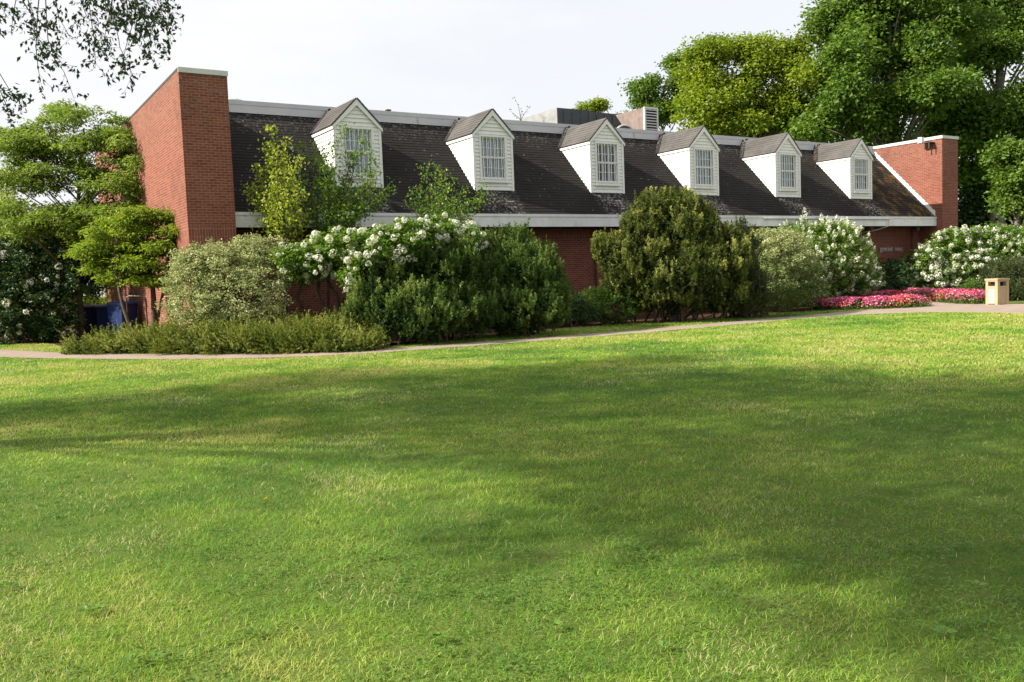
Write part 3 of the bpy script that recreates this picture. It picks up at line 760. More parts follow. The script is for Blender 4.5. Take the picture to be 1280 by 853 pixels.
idx = rng.choice(len(C), 70, replace=False)
tree_wood('trunk', (b0[0], b0[1], 0), at(105, 160, 28), .10, C[idx], M['bark'], lt, lean=.03, start=.2, rl=.4)
b0 = at(180, 405, 23.6); b0[2] = 0
st = empty('dogwood_tree', (b0[0], b0[1], 0), 'smaller leaning tree with bright layered foliage in front of the hall gable wall', 'tree')
LL = []
while len(LL) < 34:
    px, py = r2.uniform(115, 245), r2.uniform(262, 358)
    e_ = ((px-180)/66)**2+((py-312)/50)**2
    if e_ > 1: continue
    LL.append(lobe(px, py, r2.uniform(12, 32), r2.uniform(6, 11), 23.6+r2.uniform(-.5, .5), .6))
LL += [lobe(170, 263, 32, 4, 23.5, .6), lobe(230, 292, 26, 4, 23.5, .5), lobe(125, 322, 14, 4, 23.5, .4)]
C, O = foliage('crown', LL, 2300, 14, .09, M['brightg'], st, cr=.21, flat=.3, shell=.1, upn=2.2, wr=.5, droop=.3, layered=True)
b = MB()
for (q0, q1, d0_, r) in (((176, 410), (146, 345), 23.2, .06), ((190, 412), (188, 330), 23.8, .09), ((190, 412), (215, 320), 23.9, .05)):
    a = at(*q0, d0_); a[2] = 0; m_ = at(*q1, d0_); b.tube(curve(a, m_, 0, .05, 5), [r*(1-.4*j/5) for j in range(6)], 8)
    for T in C[rng.choice(len(C), 14, replace=False)]: b.tube(curve(m_, T, .08, .1, 5), [r*.45*(1-.8*j/5) for j in range(6)], 5)
b.build('trunk', M['bark'], st, smooth=True)

def shrub(name, label, lobes, nclump, nleaf, size, mat, cr=.16, group=None, stem=True, shell=.45, up=.6, wr=.55, cat='shrub', flat=.7, hue=None):
    c = np.mean([l[:2] for l in lobes], 0); root = empty(name, (c[0], c[1], 0), label, cat, group)
    C, O = foliage('foliage', lobes, nclump, nleaf, size, M[mat], root, cr=cr, flat=flat, shell=shell, upn=up, wr=wr, hue=hue)
    if stem: stems('stem', c, C[rng.choice(len(C), 24)], .022, M['bark'], root)
    return root, C, O
def pick(C, O, n, camface=True, topbias=.0):
    v = unit(CAM-C); s = (O*v).sum(1)+.5*O[:, 2]*1+rng.random(len(C))*.5; i = np.argsort(-s)[:n]; return C[i]+O[i]*.10+unit(CAM-C[i])*.07
# dark flowering shrub far left
root, C, O = shrub('flowering_shrub', 'dark green shrub with sparse round white blooms at the left edge', [lobe(60, 335, 70, 40, 28.5, 1.3), lobe(15, 345, 50, 50, 28.5, 1.3), lobe(100, 320, 45, 35, 28.5, 1), lobe(40, 385, 62, 32, 28, 1), lobe(110, 345, 30, 22, 28, .8), lobe(20, 412, 45, 20, 28, .8), lobe(75, 408, 30, 20, 28, .7), lobe(-40, 370, 40, 55, 28, 1)], 1300, 36, .095, 'darkleaf', .23)
pc = pick(C, O, 420); pc = pc[rng.choice(len(pc), 60, replace=False)]
blooms('blossoms', pc, .10, M['petal'], root, 40)
# yellow-green thicket behind
shrub('thicket_shrub', 'pale yellow green thicket behind the dark flowering shrub at the left edge', [lobe(20, 290, 50, 45, 31, 1.5), lobe(70, 300, 50, 30, 31, 1.5), lobe(-10, 260, 30, 40, 32, 1.5), lobe(60, 350, 60, 50, 32, 1.5), lobe(110, 330, 50, 60, 34, 1.5), lobe(40, 390, 80, 30, 34, 1.5), lobe(130, 380, 35, 30, 35, 1.2)], 620, 50, .10, 'brightg', .3)
# blue bins
def bin_(px, d, ang, label, h=1.05):
    g_ = gr(px, 425) if False else None
    p = at(px, 400, d); root = empty('recycling_bin', (p[0], p[1], 0), label, 'bin', 'blue bins behind the shrubs'); 
    b = MB(); n0 = [(-.26, -.28), (.26, -.28), (.26, .28), (-.26, .28)]; n1 = [(-.3, -.35), (.3, -.35), (.3, .35), (-.3, .35)]
    ca, sa = math.cos(ang), math.sin(ang)
    T = lambda q, z, s=1: (p[0]+(q[0]*ca-q[1]*sa)*s, p[1]+(q[0]*sa+q[1]*ca)*s, z)
    lo = [T(q, .06) for q in n0]; hi = [T(q, h-.08) for q in n1]
    for i in range(4): b.poly([lo[i], lo[(i+1) % 4], hi[(i+1) % 4], hi[i]])
    b.poly(lo[::-1]); b.poly(hi)
    b.tube([T((-.31, -.36), h-.12), T((.31, -.36), h-.12)], .02, 6)
    b.build('body', M['blue'], root)
    b = MB(); l0 = [T(q, h-.075, 1.06) for q in n1]; l1 = [T(q, h-.04, 1.05) for q in n1]; l2 = [T(q, h+.02, .7) for q in n1]
    for A_, B_ in ((l0, l1), (l1, l2)):
        for i in range(4): b.poly([A_[i], A_[(i+1) % 4], B_[(i+1) % 4], B_[i]])
    b.poly(l2); b.poly(l0[::-1]); b.tube([T((-.25, .37), h-.03), T((.25, .37), h-.03)], .02, 6)
    b.build('lid', M['blueL'], root)
    for sx in (-1, 1):
        b = MB(); c0 = T((sx*.27, .30), .1); c1 = T((sx*.32, .30), .1); b.tube([c0, c1], .1, 14); b.build('wheel', M['rub'], root)
bin_(109, 29.5, .2, 'left of two blue bins side by side under the dark shrub', 1.12)
bin_(131, 29.3, .1, 'right of two blue bins side by side under the dark shrub', 1.12)
bin_(154, 28.2, .5, 'blue bin standing nearest the leaning tree trunk', 1.2)
# handrail at the gable wall
p0 = at(158, 372, 24.8); p1 = at(182, 373, 24.2)
hr = empty('handrail', (p0[0], p0[1], 0), 'pale curved handrail on dark posts beside the gable wall', 'handrail')
b = MB(); b.tube([p0+np.array([-.03, 0, -.1]), p0, p0+(p1-p0)*.15+np.array([0, 0, .05]), p0+(p1-p0)*.85+np.array([0, 0, .05]), p1], .016, 8); b.build('rail', M['mgrey'], hr)
for q in (p0, p1):
    b = MB(); b.tube([(q[0], q[1], 0), (q[0], q[1], q[2])], .02, 8); b.build('post', M['dark'], hr)

# variegated shrub
vt = lambda P: .25*np.clip((P[:, 2]-1.5), -1, 1)
shrub('variegated_shrub', 'creamy white variegated shrub in front of the left gable wall', [lobe(275, 335, 62, 30, 22, .9), lobe(320, 318, 40, 22, 22, .7), lobe(240, 350, 38, 30, 21.8, .7), lobe(300, 370, 62, 38, 21.6, .9), lobe(240, 385, 36, 24, 21.6, .6), lobe(255, 320, 35, 15, 22, .5), lobe(310, 310, 20, 12, 22, .4), lobe(290, 398, 72, 20, 21.8, .8)], 900, 42, .06, 'variegated', .17, up=.5, wr=.5)
# ground cover along the path
LL = [lobe(px, py, 42, ry, d, .75) for px, py, ry, d in ((125, 433, 9, 22.3), (165, 429, 13, 22.2), (205, 427, 16, 21.8), (240, 426, 18, 21.2), (275, 426, 18, 20.8), (315, 427, 17, 20.5), (350, 427, 17, 20.3), (385, 427, 18, 20.2), (415, 427, 14, 20.1), (440, 430, 9, 19.9), (412, 412, 12, 20.9), (370, 415, 12, 20.9))]
LL = [(l[0], l[1], l[2]-.06, l[3], l[4], l[5]*.8) for l in LL]
needles('spreading_juniper', LL, 3600, 20, .26, .055, .022, M['cover'], None, shell=.5, upd=.22, floor=.03)
tag(bpy.data.objects['spreading_juniper'], 'low feathery yellow green ground cover along the path below the variegated shrub', 'ground cover', kind='stuff')

# two small trees in front of the first dormer
def twig_tree(name, label, base, tips, fork, r, mat, nl, size, d, spread=.12, group=None, dj=.5, bark='bark', sub=3):
    root = empty(name, (base[0], base[1], 0), label, 'tree', group)
    b = MB(); pts = []; 
    b.tube(curve((base[0], base[1], 0), fork, 0, .04, 5), [r*(1-.3*j/5) for j in range(6)], 7)
    for tp in tips:
        T = at(tp[0], tp[1], d+rng.normal()*dj); c1 = curve(fork, T, .03, .07, 7)
        b.tube(c1, [r*.45*(1-.85*j/7) for j in range(8)], 5)
        for j in range(2, 8):
            for _ in range(sub):
                s_ = c1[j]; e_ = s_+rnd_dir(1)[0]*np.array([1, 1, .7])*.45*(1.15-.09*j)+np.array([0, 0, .12]); c2 = curve(s_, e_, .03, .1, 3)
                b.tube(c2, [.007, .005, .004, .002], 3); pts += c2[1:]
    pts = np.array(pts); n = len(pts)*nl; P = np.repeat(pts, nl, 0)+rng.normal(size=(n, 3))*spread*.6
    sz = size*(.65+.6*rng.random(n)); A = rng.normal(size=(n, 3)); A[:, 2] -= .5
    V, F = leaf_quads(P, rng.normal(size=(n, 3))+np.array([0, 0, .6]), A, sz, sz*.75)
    npmesh('crown', V, F, M[mat], root, np.repeat(rng.random(n), 4)); b.build('trunk', M[bark], root, smooth=True)
    return root
f1 = at(352, 300, 22.7)
twig_tree('birch_tree', 'slender yellow green tree left of the first dormer', f1, [(345, 170), (335, 185), (358, 185), (325, 215), (372, 205), (330, 240), (362, 230), (318, 240), (378, 250), (345, 205), (350, 260), (375, 275), (340, 275)], at(352, 310, 22.7), .035, 'yellowg', 4, .08, 22.7, sub=4)
f2 = at(410, 300, 23.3)
twig_tree('crabapple_tree', 'fuller green tree spreading across the first dormer', f2, [(428, 168), (455, 180), (400, 190), (470, 205), (380, 190), (485, 240), (440, 195), (410, 215), (370, 225), (460, 235), (430, 230), (385, 250), (475, 255), (450, 265), (405, 255), (430, 270), (380, 275), (462, 225)], at(415, 305, 23.3), .045, 'hydleaf', 3, .075, 23.0, sub=5)
f3 = at(548, 300, 23.6)
twig_tree('sapling_tree', 'thin open sapling reaching over the eave left of the second dormer', f3, [(532, 215), (552, 212), (520, 240), (560, 232), (575, 245), (605, 240), (590, 262), (515, 258), (600, 255), (545, 245), (560, 265), (530, 265), (580, 280)], at(552, 305, 23.6), .03, 'hydleaf', 4, .07, 23.6, sub=3)

# hydrangea tree with crooked trunks
LB = [lobe(365, 325, 26, 16, 21.8, .7), lobe(395, 318, 35, 20, 21.8, .8), lobe(430, 308, 38, 20, 21.6, .8), lobe(470, 308, 35, 24, 21.2, .8), lobe(510, 296, 38, 20, 21.2, .8), lobe(545, 298, 36, 20, 22.4, .8), lobe(578, 302, 24, 20, 22.6, .7), lobe(450, 332, 24, 20, 21.2, .6), lobe(372, 345, 22, 12, 22, .5), lobe(490, 318, 36, 16, 21.2, .5), lobe(440, 350, 14, 12, 21.4, .4), lobe(400, 338, 26, 10, 22, .5), lobe(550, 285, 26, 12, 21.8, .5)]
c = at(400, 400, 22.6)
root = empty('panicle_hydrangea', (c[0], c[1], 0), 'arching hydrangea tree with round white blooms over crooked trunks against the brick wall', 'flowering shrub', 'hydrangeas in bloom')
C, O = foliage('foliage', LB, 900, 34, .085, M['hydleaf'], root, cr=.18, flat=.6, shell=.45, upn=.8, wr=.6)
pc = pick(C, O, 640); pc = pc[rng.choice(len(pc), 340, replace=False)]; blooms('blossoms', pc, .080, M['petal'], root, 44)
b = MB()
for q in (((388, 425), (383, 395), (372, 372), (378, 355), (372, 335)), ((410, 425), (404, 385), (397, 365), (400, 345), (402, 320)), ((430, 425), (422, 370), (410, 352), (414, 335), (430, 315)), ((432, 425), (428, 378), (445, 345), (470, 320), (500, 300)), ((440, 425), (455, 380), (480, 350), (520, 310), (550, 300))):
    P_ = [at(x, y, 22.5) for x, y in q]; P_[0][2] = 0; b.tube(P_, [.055, .05, .045, .04, .03], 8)
for T in C[rng.choice(len(C), 50, replace=False)]:
    s_ = at(np.clip(425+rng.normal()*50, 372, 540), 325, 22.4); b.tube(curve(s_, T, .02, .08, 4), [.014, .012, .01, .007, .004], 5)
b.build('trunk', M['bark'], root, smooth=True)

# pines
def pine(label, lobes, n, mat, per=24, group='mounded pine shrubs', slen=.19, nlen=.085, w_=.021, fill=500):
    c = np.mean([l[:2] for l in lobes], 0); root = empty('mugo_pine', (c[0], c[1], 0), label, 'pine shrub', group)
    C, O = needles('foliage', lobes, n, per, slen, nlen, w_, M[mat], root, shell=.55)
    stems('stem', c, C[rng.choice(len(C), 40)], .03, M['bark'], root, .35)
    return root
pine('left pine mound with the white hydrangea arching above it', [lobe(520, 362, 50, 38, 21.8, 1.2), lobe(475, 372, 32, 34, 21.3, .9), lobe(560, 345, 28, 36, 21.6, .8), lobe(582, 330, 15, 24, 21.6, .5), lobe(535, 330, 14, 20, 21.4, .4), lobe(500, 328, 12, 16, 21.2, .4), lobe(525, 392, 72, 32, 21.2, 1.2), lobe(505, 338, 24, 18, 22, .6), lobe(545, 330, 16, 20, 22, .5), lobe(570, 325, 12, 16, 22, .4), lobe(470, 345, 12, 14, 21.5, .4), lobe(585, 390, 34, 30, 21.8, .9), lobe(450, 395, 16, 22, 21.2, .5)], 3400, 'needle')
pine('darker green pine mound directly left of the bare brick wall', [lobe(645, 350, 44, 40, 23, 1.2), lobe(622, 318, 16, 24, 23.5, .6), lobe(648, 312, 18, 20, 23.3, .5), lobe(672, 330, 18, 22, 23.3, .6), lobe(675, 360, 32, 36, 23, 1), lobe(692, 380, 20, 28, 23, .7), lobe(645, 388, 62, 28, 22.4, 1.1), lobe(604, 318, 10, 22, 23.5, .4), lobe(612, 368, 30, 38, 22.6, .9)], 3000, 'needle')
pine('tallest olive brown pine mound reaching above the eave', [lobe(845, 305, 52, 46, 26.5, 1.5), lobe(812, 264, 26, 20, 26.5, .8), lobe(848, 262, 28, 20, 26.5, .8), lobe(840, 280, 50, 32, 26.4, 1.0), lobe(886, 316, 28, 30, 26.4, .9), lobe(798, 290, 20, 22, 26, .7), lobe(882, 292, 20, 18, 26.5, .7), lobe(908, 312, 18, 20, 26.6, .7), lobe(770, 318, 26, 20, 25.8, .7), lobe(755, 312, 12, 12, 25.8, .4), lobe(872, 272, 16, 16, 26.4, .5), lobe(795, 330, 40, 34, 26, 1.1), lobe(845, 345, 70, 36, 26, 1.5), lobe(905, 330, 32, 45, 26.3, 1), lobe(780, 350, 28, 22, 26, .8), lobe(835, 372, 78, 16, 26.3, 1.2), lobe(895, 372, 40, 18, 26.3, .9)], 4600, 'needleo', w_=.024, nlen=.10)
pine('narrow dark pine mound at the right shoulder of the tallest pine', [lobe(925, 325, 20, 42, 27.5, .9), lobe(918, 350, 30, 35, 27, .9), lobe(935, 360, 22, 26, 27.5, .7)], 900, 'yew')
# low green shrubs
GL = 'low green shrubs under the brick wall'
shrub('low_shrub', 'low bright green shrub left of the tallest pine', [lobe(765, 382, 38, 22, 26, .8), lobe(745, 375, 22, 16, 26.5, .6), lobe(790, 375, 22, 22, 26.5, .6)], 420, 34, .055, 'midg', .15, GL)
shrub('low_shrub', 'small dark green shrub beside the darker pine mound', [lobe(715, 385, 20, 18, 26, .6), lobe(728, 392, 22, 12, 25.6, .5)], 200, 34, .055, 'darkleaf', .15, GL)
shrub('low_shrub', 'dark low shrub in front of the right end of the brick wall', [lobe(1112, 345, 24, 24, 37, .9), lobe(1135, 345, 20, 26, 38, .9), lobe(1095, 360, 18, 16, 36.5, .7), lobe(1120, 358, 26, 14, 36.5, .7)], 460, 30, .085, 'darkleaf', .2, GL)
shrub('low_shrub', 'dark low shrub between the white hydrangea and the wooden litter bin', [lobe(1212, 368, 16, 14, 33.5, .6), lobe(1225, 362, 14, 16, 34, .6)], 160, 30, .07, 'midg', .16, GL)
# variegated shrub right
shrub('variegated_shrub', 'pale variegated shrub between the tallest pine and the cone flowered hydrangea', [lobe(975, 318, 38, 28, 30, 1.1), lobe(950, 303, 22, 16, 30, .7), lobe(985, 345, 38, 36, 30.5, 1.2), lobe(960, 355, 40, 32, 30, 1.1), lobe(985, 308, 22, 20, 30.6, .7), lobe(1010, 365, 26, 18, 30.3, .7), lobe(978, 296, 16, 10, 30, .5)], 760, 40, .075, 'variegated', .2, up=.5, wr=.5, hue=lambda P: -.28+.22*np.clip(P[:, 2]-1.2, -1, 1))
shrub('low_shrub', 'reddish brown tinged low shrub at the foot of the right variegated shrub', [lobe(935, 378, 40, 14, 27, .7), lobe(975, 376, 36, 16, 27, .7), lobe(900, 382, 20, 8, 27, .5)], 260, 34, .05, 'cover', .14, GL, hue=lambda P: -.5)
# cone flowered hydrangea
root, C, O = shrub('panicle_hydrangea', 'large hydrangea with upright creamy cone blooms left of the hall lettering', [lobe(1034, 322, 52, 46, 32.8, 1.3), lobe(1012, 335, 30, 36, 32.2, .9), lobe(1010, 300, 38, 26, 33.2, 1.0), lobe(1060, 335, 38, 38, 33.2, 1.1), lobe(1040, 350, 55, 22, 33.2, 1.1), lobe(1080, 348, 20, 20, 33.4, .8), lobe(1045, 290, 26, 14, 33.4, .7)], 950, 34, .085, 'hydleaf', .2, 'hydrangeas in bloom', up=.7, cat='flowering shrub')
pc = pick(C, O, 800); ii = rng.choice(len(pc), 500, replace=False); pc = pc[ii]+np.array([0, 0, .03])
D = unit(rng.normal(size=(len(pc), 3))*.35+np.array([0, 0, 1.])+unit(pc-np.array([*C.mean(0)]))*.6)
blooms('blossoms', pc, .078, M['petal'], root, 36, 1.7, D=D)
for (q, l_) in (((1008, 270), .4), ((1035, 272), .3), ((1050, 273), .3), ((972, 273), .2)): pass
tips = np.array([at(1008, 272, 33), at(1006, 266, 33), at(1035, 276, 33), at(1046, 273, 33), at(983, 278, 33), at(1055, 280, 33)])
blooms('blossoms', tips, .085, M['petal'], root, 40, 2.0)
stems('stem', C[:, :2].mean(0), tips, .012, M['bark'], root)
# right white hydrangea
root, C, O = shrub('mophead_hydrangea', 'broad hydrangea covered in round white blooms right of the entrance path', [lobe(1190, 325, 46, 36, 37.4, 1.0), lobe(1160, 335, 24, 26, 37.2, .8), lobe(1225, 320, 38, 32, 37.4, 1.1), lobe(1200, 342, 48, 20, 37, 1.0), lobe(1165, 348, 24, 14, 37, .7), lobe(1200, 302, 28, 16, 37.4, .8), lobe(1230, 342, 30, 20, 37, .9)], 1000, 34, .10, 'hydleaf', .22, 'hydrangeas in bloom', cat='flowering shrub')
pc = pick(C, O, 800); pc = pc[rng.choice(len(pc), 480, replace=False)]; blooms('blossoms', pc, .105, M['petal'], root, 40)
root, C, O = shrub('panicle_hydrangea', 'white flowering hydrangea behind the litter bin at the right edge', [lobe(1262, 308, 36, 24, 37.5, 1.3), lobe(1240, 296, 26, 14, 38, 1), lobe(1285, 318, 30, 30, 37.5, 1.2), lobe(1300, 295, 30, 18, 38, 1)], 520, 34, .10, 'hydleaf', .22, 'hydrangeas in bloom', cat='flowering shrub')
pc = pick(C, O, 460); pc = pc[rng.choice(len(pc), 230, replace=False)]; blooms('blossoms', pc, .08, M['petal'], root, 36, 1.4)
# yew at right edge
pine('bushy yellow green yew at the right edge behind the litter bin', [lobe(1272, 352, 28, 24, 32.5, 1), lobe(1250, 345, 18, 16, 33.5, .8), lobe(1300, 345, 30, 30, 33, 1), lobe(1268, 368, 24, 12, 32, .8)], 1100, 'yew', slen=.2, nlen=.09, w_=.016)

# flower beds
def flower_bed(label, pts, hw, h, n, group='impatiens borders'):
    """mounds along a ground line"""
    pts = np.array(pts); seg = np.linalg.norm(np.diff(pts, axis=0), axis=1); cum = np.r_[0, np.cumsum(seg)]
    root = empty('flower_bed', (pts[:, 0].mean(), pts[:, 1].mean(), 0), label, 'flower bed', group)
    def samp(n, top):
        s = rng.random(n)*cum[-1]; i = np.clip(np.searchsorted(cum, s)-1, 0, len(seg)-1); f = ((s-cum[i])/seg[i])[:, None]
        p = pts[i]+(pts[i+1]-pts[i])*f; d = unit(pts[i+1]-pts[i]); nn = np.stack([-d[:, 1], d[:, 0]], 1)
        e = np.minimum(1, np.minimum(s, cum[-1]-s)/.5)[:, None]
        t_ = rng.random((n, 1))*2-1; q = p+nn*t_*hw*e+rng.normal(size=(n, 2))*.13
        z = h*np.sqrt(np.clip(1-(t_[:, 0]*.98)**2, 0, 1))*(.65+.35*e[:, 0])*(.92+.10*np.sin(q[:, 0]*5)*np.sin(q[:, 1]*4))
        return np.c_[q, np.maximum(z*(1 if top else 0)+(0 if top else 1)*z*rng.random(n)*.95, .02)], t_[:, 0], nn
    P, _, _ = samp(n*2, False)
    V, F = leaf_quads(P, rng.normal(size=(len(P), 3))+np.array([0, 0, .8]), rnd_dir(len(P)), .06, .04); npmesh('foliage', V, F, M['midg'], root, np.repeat(rng.random(len(P)), 4))
    P, t_, nn = samp(n, True); P[:, 2] += .015+rng.random(n)*.03
    k = np.repeat(np.arange(n), 4); m = len(k)
    nor = unit(np.c_[nn*t_[:, None]*.8, np.full(n, .8)]+rng.normal(size=(n, 3))*.3)
    off = unit(np.cross(nor[k], rng.normal(size=(m, 3))))
    V, F = leaf_quads(P[k]+off*.014, nor[k], off, .034, .03, .05)
    pat = np.sin(P[:, 0]*3.1+1)+np.sin(P[:, 1]*4.3)+rng.normal(size=n)*.8
    mi = np.where(pat > .9, 1, 0); hue = np.clip(rng.random(n)**1.3*1.05, 0, 1)
    w2 = rng.random(n) < .10
    mi[w2] = 2; kk = mi[k]
    npmesh('blossoms', V, F, [M['pink'], M['redp'], M['petal']], root, np.repeat(hue[k], 4), np.concatenate([kk, kk]))
flower_bed('pink and red impatiens mound under the cone flowered hydrangea left of the entrance path', [gr(1018, 387), gr(1045, 386.5), gr(1075, 386.5), gr(1105, 385.5), gr(1128, 384.5), gr(1146, 382.5)], .55, .40, 6500)
flower_bed('pink and white impatiens strip curving in front of the mophead hydrangea', [gr(1122, 374), gr(1150, 375), gr(1178, 376.5), gr(1205, 378.5), gr(1228, 380.5)], .5, .46, 7000)
flower_bed('low pink impatiens patch at the back of the left flower mound', [gr(1085, 378), gr(1105, 378), gr(1122, 378.5)], .5, .46, 2600)

# litter bin
bp = at(1246.5, 378, 29.3); bx, by = bp[0], bp[1]
root = empty('litter_bin', (bx, by, 0), 'square tan wooden litter bin standing at the edge of the path', 'litter bin')
ang = R(-14); ca, sa = math.cos(ang), math.sin(ang)
def rot(me_obj):
    me = me_obj.data; c = Vector((0, 0, 0))
    me.transform(Matrix.Rotation(ang, 4, 'Z')); return me_obj
def lbuild(b, name, mat, par):
    off = sum((Vector(p.location) for p in (root,)), Vector((0, 0, 0)))
    me = bpy.data.meshes.new(name); me.from_pydata(b.v, [], b.f); me.materials.append(mat); me.transform(Matrix.Rotation(ang, 4, 'Z'))
    o = bpy.data.objects.new(name, me); COL.objects.link(o); o.parent = par; return o
s_, hh = .24, .87
b = MB()
b.box(-s_+.012, s_-.012, -s_+.012, s_-.012, .03, .60)
for X in (-1, 1):
    for Y in (-1, 1):
        x0, x1 = sorted((X*s_, X*(s_-.10))); y0, y1 = sorted((Y*s_, Y*(s_-.10))); b.box(x0, x1, y0, y1, 0, .80)
for z0, z1 in ((.56, .625), (.765, .80)):
    b.box(-s_+.1, s_-.1, -s_+.002, -s_+.03, z0, z1); b.box(-s_+.1, s_-.1, s_-.03, s_-.002, z0, z1)
    b.box(-s_+.002, -s_+.03, -s_+.1, s_-.1, z0, z1); b.box(s_-.03, s_-.002, -s_+.1, s_-.1, z0, z1)
body = lbuild(b, 'body', M['wood'], root)
b = MB(); b.box(-s_-.02, s_+.02, -s_-.02, s_+.02, .802, hh); lbuild(b, 'lid', M['wood'], root)
b = MB(); b.box(-s_-.004, -s_+.011, -.13, .13, .06, .53); lbuild(b, 'door', M['woodL'], root)
b = MB(); b.box(-.13, .13, -.13, .13, .605, .76); lbuild(b, 'opening_shade', M['rub'], root)  # black block inside, painting the shade seen through the bin's openings

# ------------------------------------------------------------------ shade trees left of the lawn, whose boughs hang into view
def shade_tree(name, label, spots, base, r0, nclump, group, nleaf=42, nlimb=60):
    lobes = []
    for (sx, sy, rr, z) in spots:
        t_ = z/SUN[2]; lobes.append((sx+SUN[0]*t_, sy+SUN[1]*t_, z, rr, rr, rr*.55))
    root = empty(name, (base[0], base[1], 0), label, 'tree', group)
    C, O = foliage('crown', lobes, nclump, nleaf, .14, M['midg'], root, cr=.75, flat=.5, shell=.1, floor=3)
    zt = max(l[2] for l in lobes); idx = rng.choice(len(C), nlimb, replace=False)
    tree_wood('trunk', (base[0], base[1], 0), (np.mean([l[0] for l in lobes]), np.mean([l[1] for l in lobes]), zt), r0, C[idx], M['bark'], root, rl=.13)
    return root, C
sr, sC = shade_tree('elm_tree', 'wide elm left of the lawn whose drooping leafy twigs hang into the top left corner', [(2.2, 13.0, 1.5, 10), (5.0, 13.2, 1.7, 10.5), (7.2, 11.0, 1.9, 10), (4.8, 10.4, 1.8, 9), (8.6, 8.0, 1.9, 10.5), (6.0, 8.0, 1.8, 9.5), (9.4, 11.5, 1.3, 11), (2.2, 10.8, 1.2, 8.5), (.2, 12.8, 1.2, 9), (5.2, 5.4, 1.5, 9), (8.4, 5.0, 1.9, 10), (6.8, 2.8, 1.6, 9), (4.4, 3.4, .8, 8), (9.5, 2.0, 1.8, 10), (4.8, 1.5, .8, 8.5), (11, 5, 1.8, 11), (4.3, 6.6, .9, 9), (3.7, 4.1, .9, 9), (4.1, 2.6, .9, 9), (3.3, 2.0, .4, 8), (3.1, 9.0, .9, 9.5), (5, 0, 1.2, 9)], (-11.5, 17.5), .34, 1080, None, nlimb=36)
# the drooping twigs of the first elm: a part of that tree
b = MB(); pts = []
hb = [((150, -90), [(150, 0), (175, 40), (190, 75)]), ((150, -90), [(190, -10), (212, 15)]), ((140, -90), [(130, 0), (150, 60), (165, 92)]), ((140, -90), [(110, -10), (118, 50), (120, 80)]),
      ((160, -90), [(200, 10), (218, 50)]), ((150, -90), [(170, 20), (150, 95)]), ((100, -90), [(100, -5), (108, 20), (130, 45)]), ((60, -80), [(35, 0), (45, 45), (80, 90), (92, 122)]), ((20, -80), [(20, 0), (14, 40)]), ((50, -80), [(70, 0), (75, 25), (88, 48)]),
      ((40, -80), [(28, 0), (45, 25), (75, 40)]), ((160, -90), [(165, 0), (185, 25), (195, 60)]), ((60, -80), [(45, 60), (50, 100)]), ((60, -80), [(60, 50), (78, 80)]), ((-20, 40), [(-5, 100), (5, 125), (12, 145)]), ((-20, 60), [(15, 118), (30, 120)]), ((150, -90), [(140, 10), (155, 30), (175, 60)]), ((160, -90), [(205, -5), (212, 20), (208, 45)]), ((0, -80), [(-4, 0), (8, 20)]),
      ((160, -90), [(180, 0), (180, 30)]), ((130, -90), [(140, 0), (135, 30), (128, 60)]), ((150, -90), [(160, 0), (170, 15), (200, 30)])]
for st_, qs in hb:
    dd = 9.5+rng.random()*1.2; P_ = [at(*st_, dd+.3)]+[at(*q, dd) for q in qs]
    fine = []
    for i in range(len(P_)-1):
        fine += curve(P_[i], P_[i+1], 0, .05, 5)[:-1]
    fine.append(P_[-1]); nf = len(fine); b.tube(fine, [.006*(1-.85*j/nf)+.0012 for j in range(nf)], 4)
    for j in range(nf):
        if j < 5: continue
        for _ in range(3):
            if rng.random() < .55:
                e_ = fine[j]+rnd_dir(1)[0]*.16+np.array([0, 0, -.06]); c2 = curve(fine[j], e_, 0, .1, 3); b.tube(c2, .0018, 3, cap=False); pts += [c2[1], c2[2], c2[3], c2[3]]
a0 = at(150, -90, 10); l0 = sC[np.argmin(np.linalg.norm(sC-a0, axis=1))]
for s1 in ((150, -90), (60, -80), (100, -90), (20, -80), (0, -80), (130, -90), (40, -80)): b.tube(curve((-6.5, 14.8, 8.5), at(*s1, 10.2), .06, .05, 6), [.04, .035, .03, .025, .02, .015, .01], 6)
b.tube(curve((-6.5, 14.8, 8.5), at(-20, 45, 10.2), .06, .05, 6), [.03, .03, .025, .02, .02, .015, .01], 6)
b.build('hanging_twigs', M['bark'], sr)
pts = np.array(pts); pts = pts[pts[:, 2] > 0]; n = len(pts)
A = rng.normal(size=(n, 3)); A[:, 2] -= 1.2; sz = .075*(.6+.7*rng.random(n)); pts = np.concatenate([pts, pts+rng.normal(size=pts.shape)*.035])[rng.random(2*len(pts)) < .72]; n = len(pts); A = rng.normal(size=(n, 3)); A[:, 2] -= 1.2; sz = .064*(.6+.7*rng.random(n))
V, F = leaf_quads(pts+A*.010, rnd_dir(n), A, sz, sz*.5, .15)
npmesh('hanging_leaves', V, F, M['darkleaf'], sr, np.repeat(rng.random(n), 4))
print('plants done')

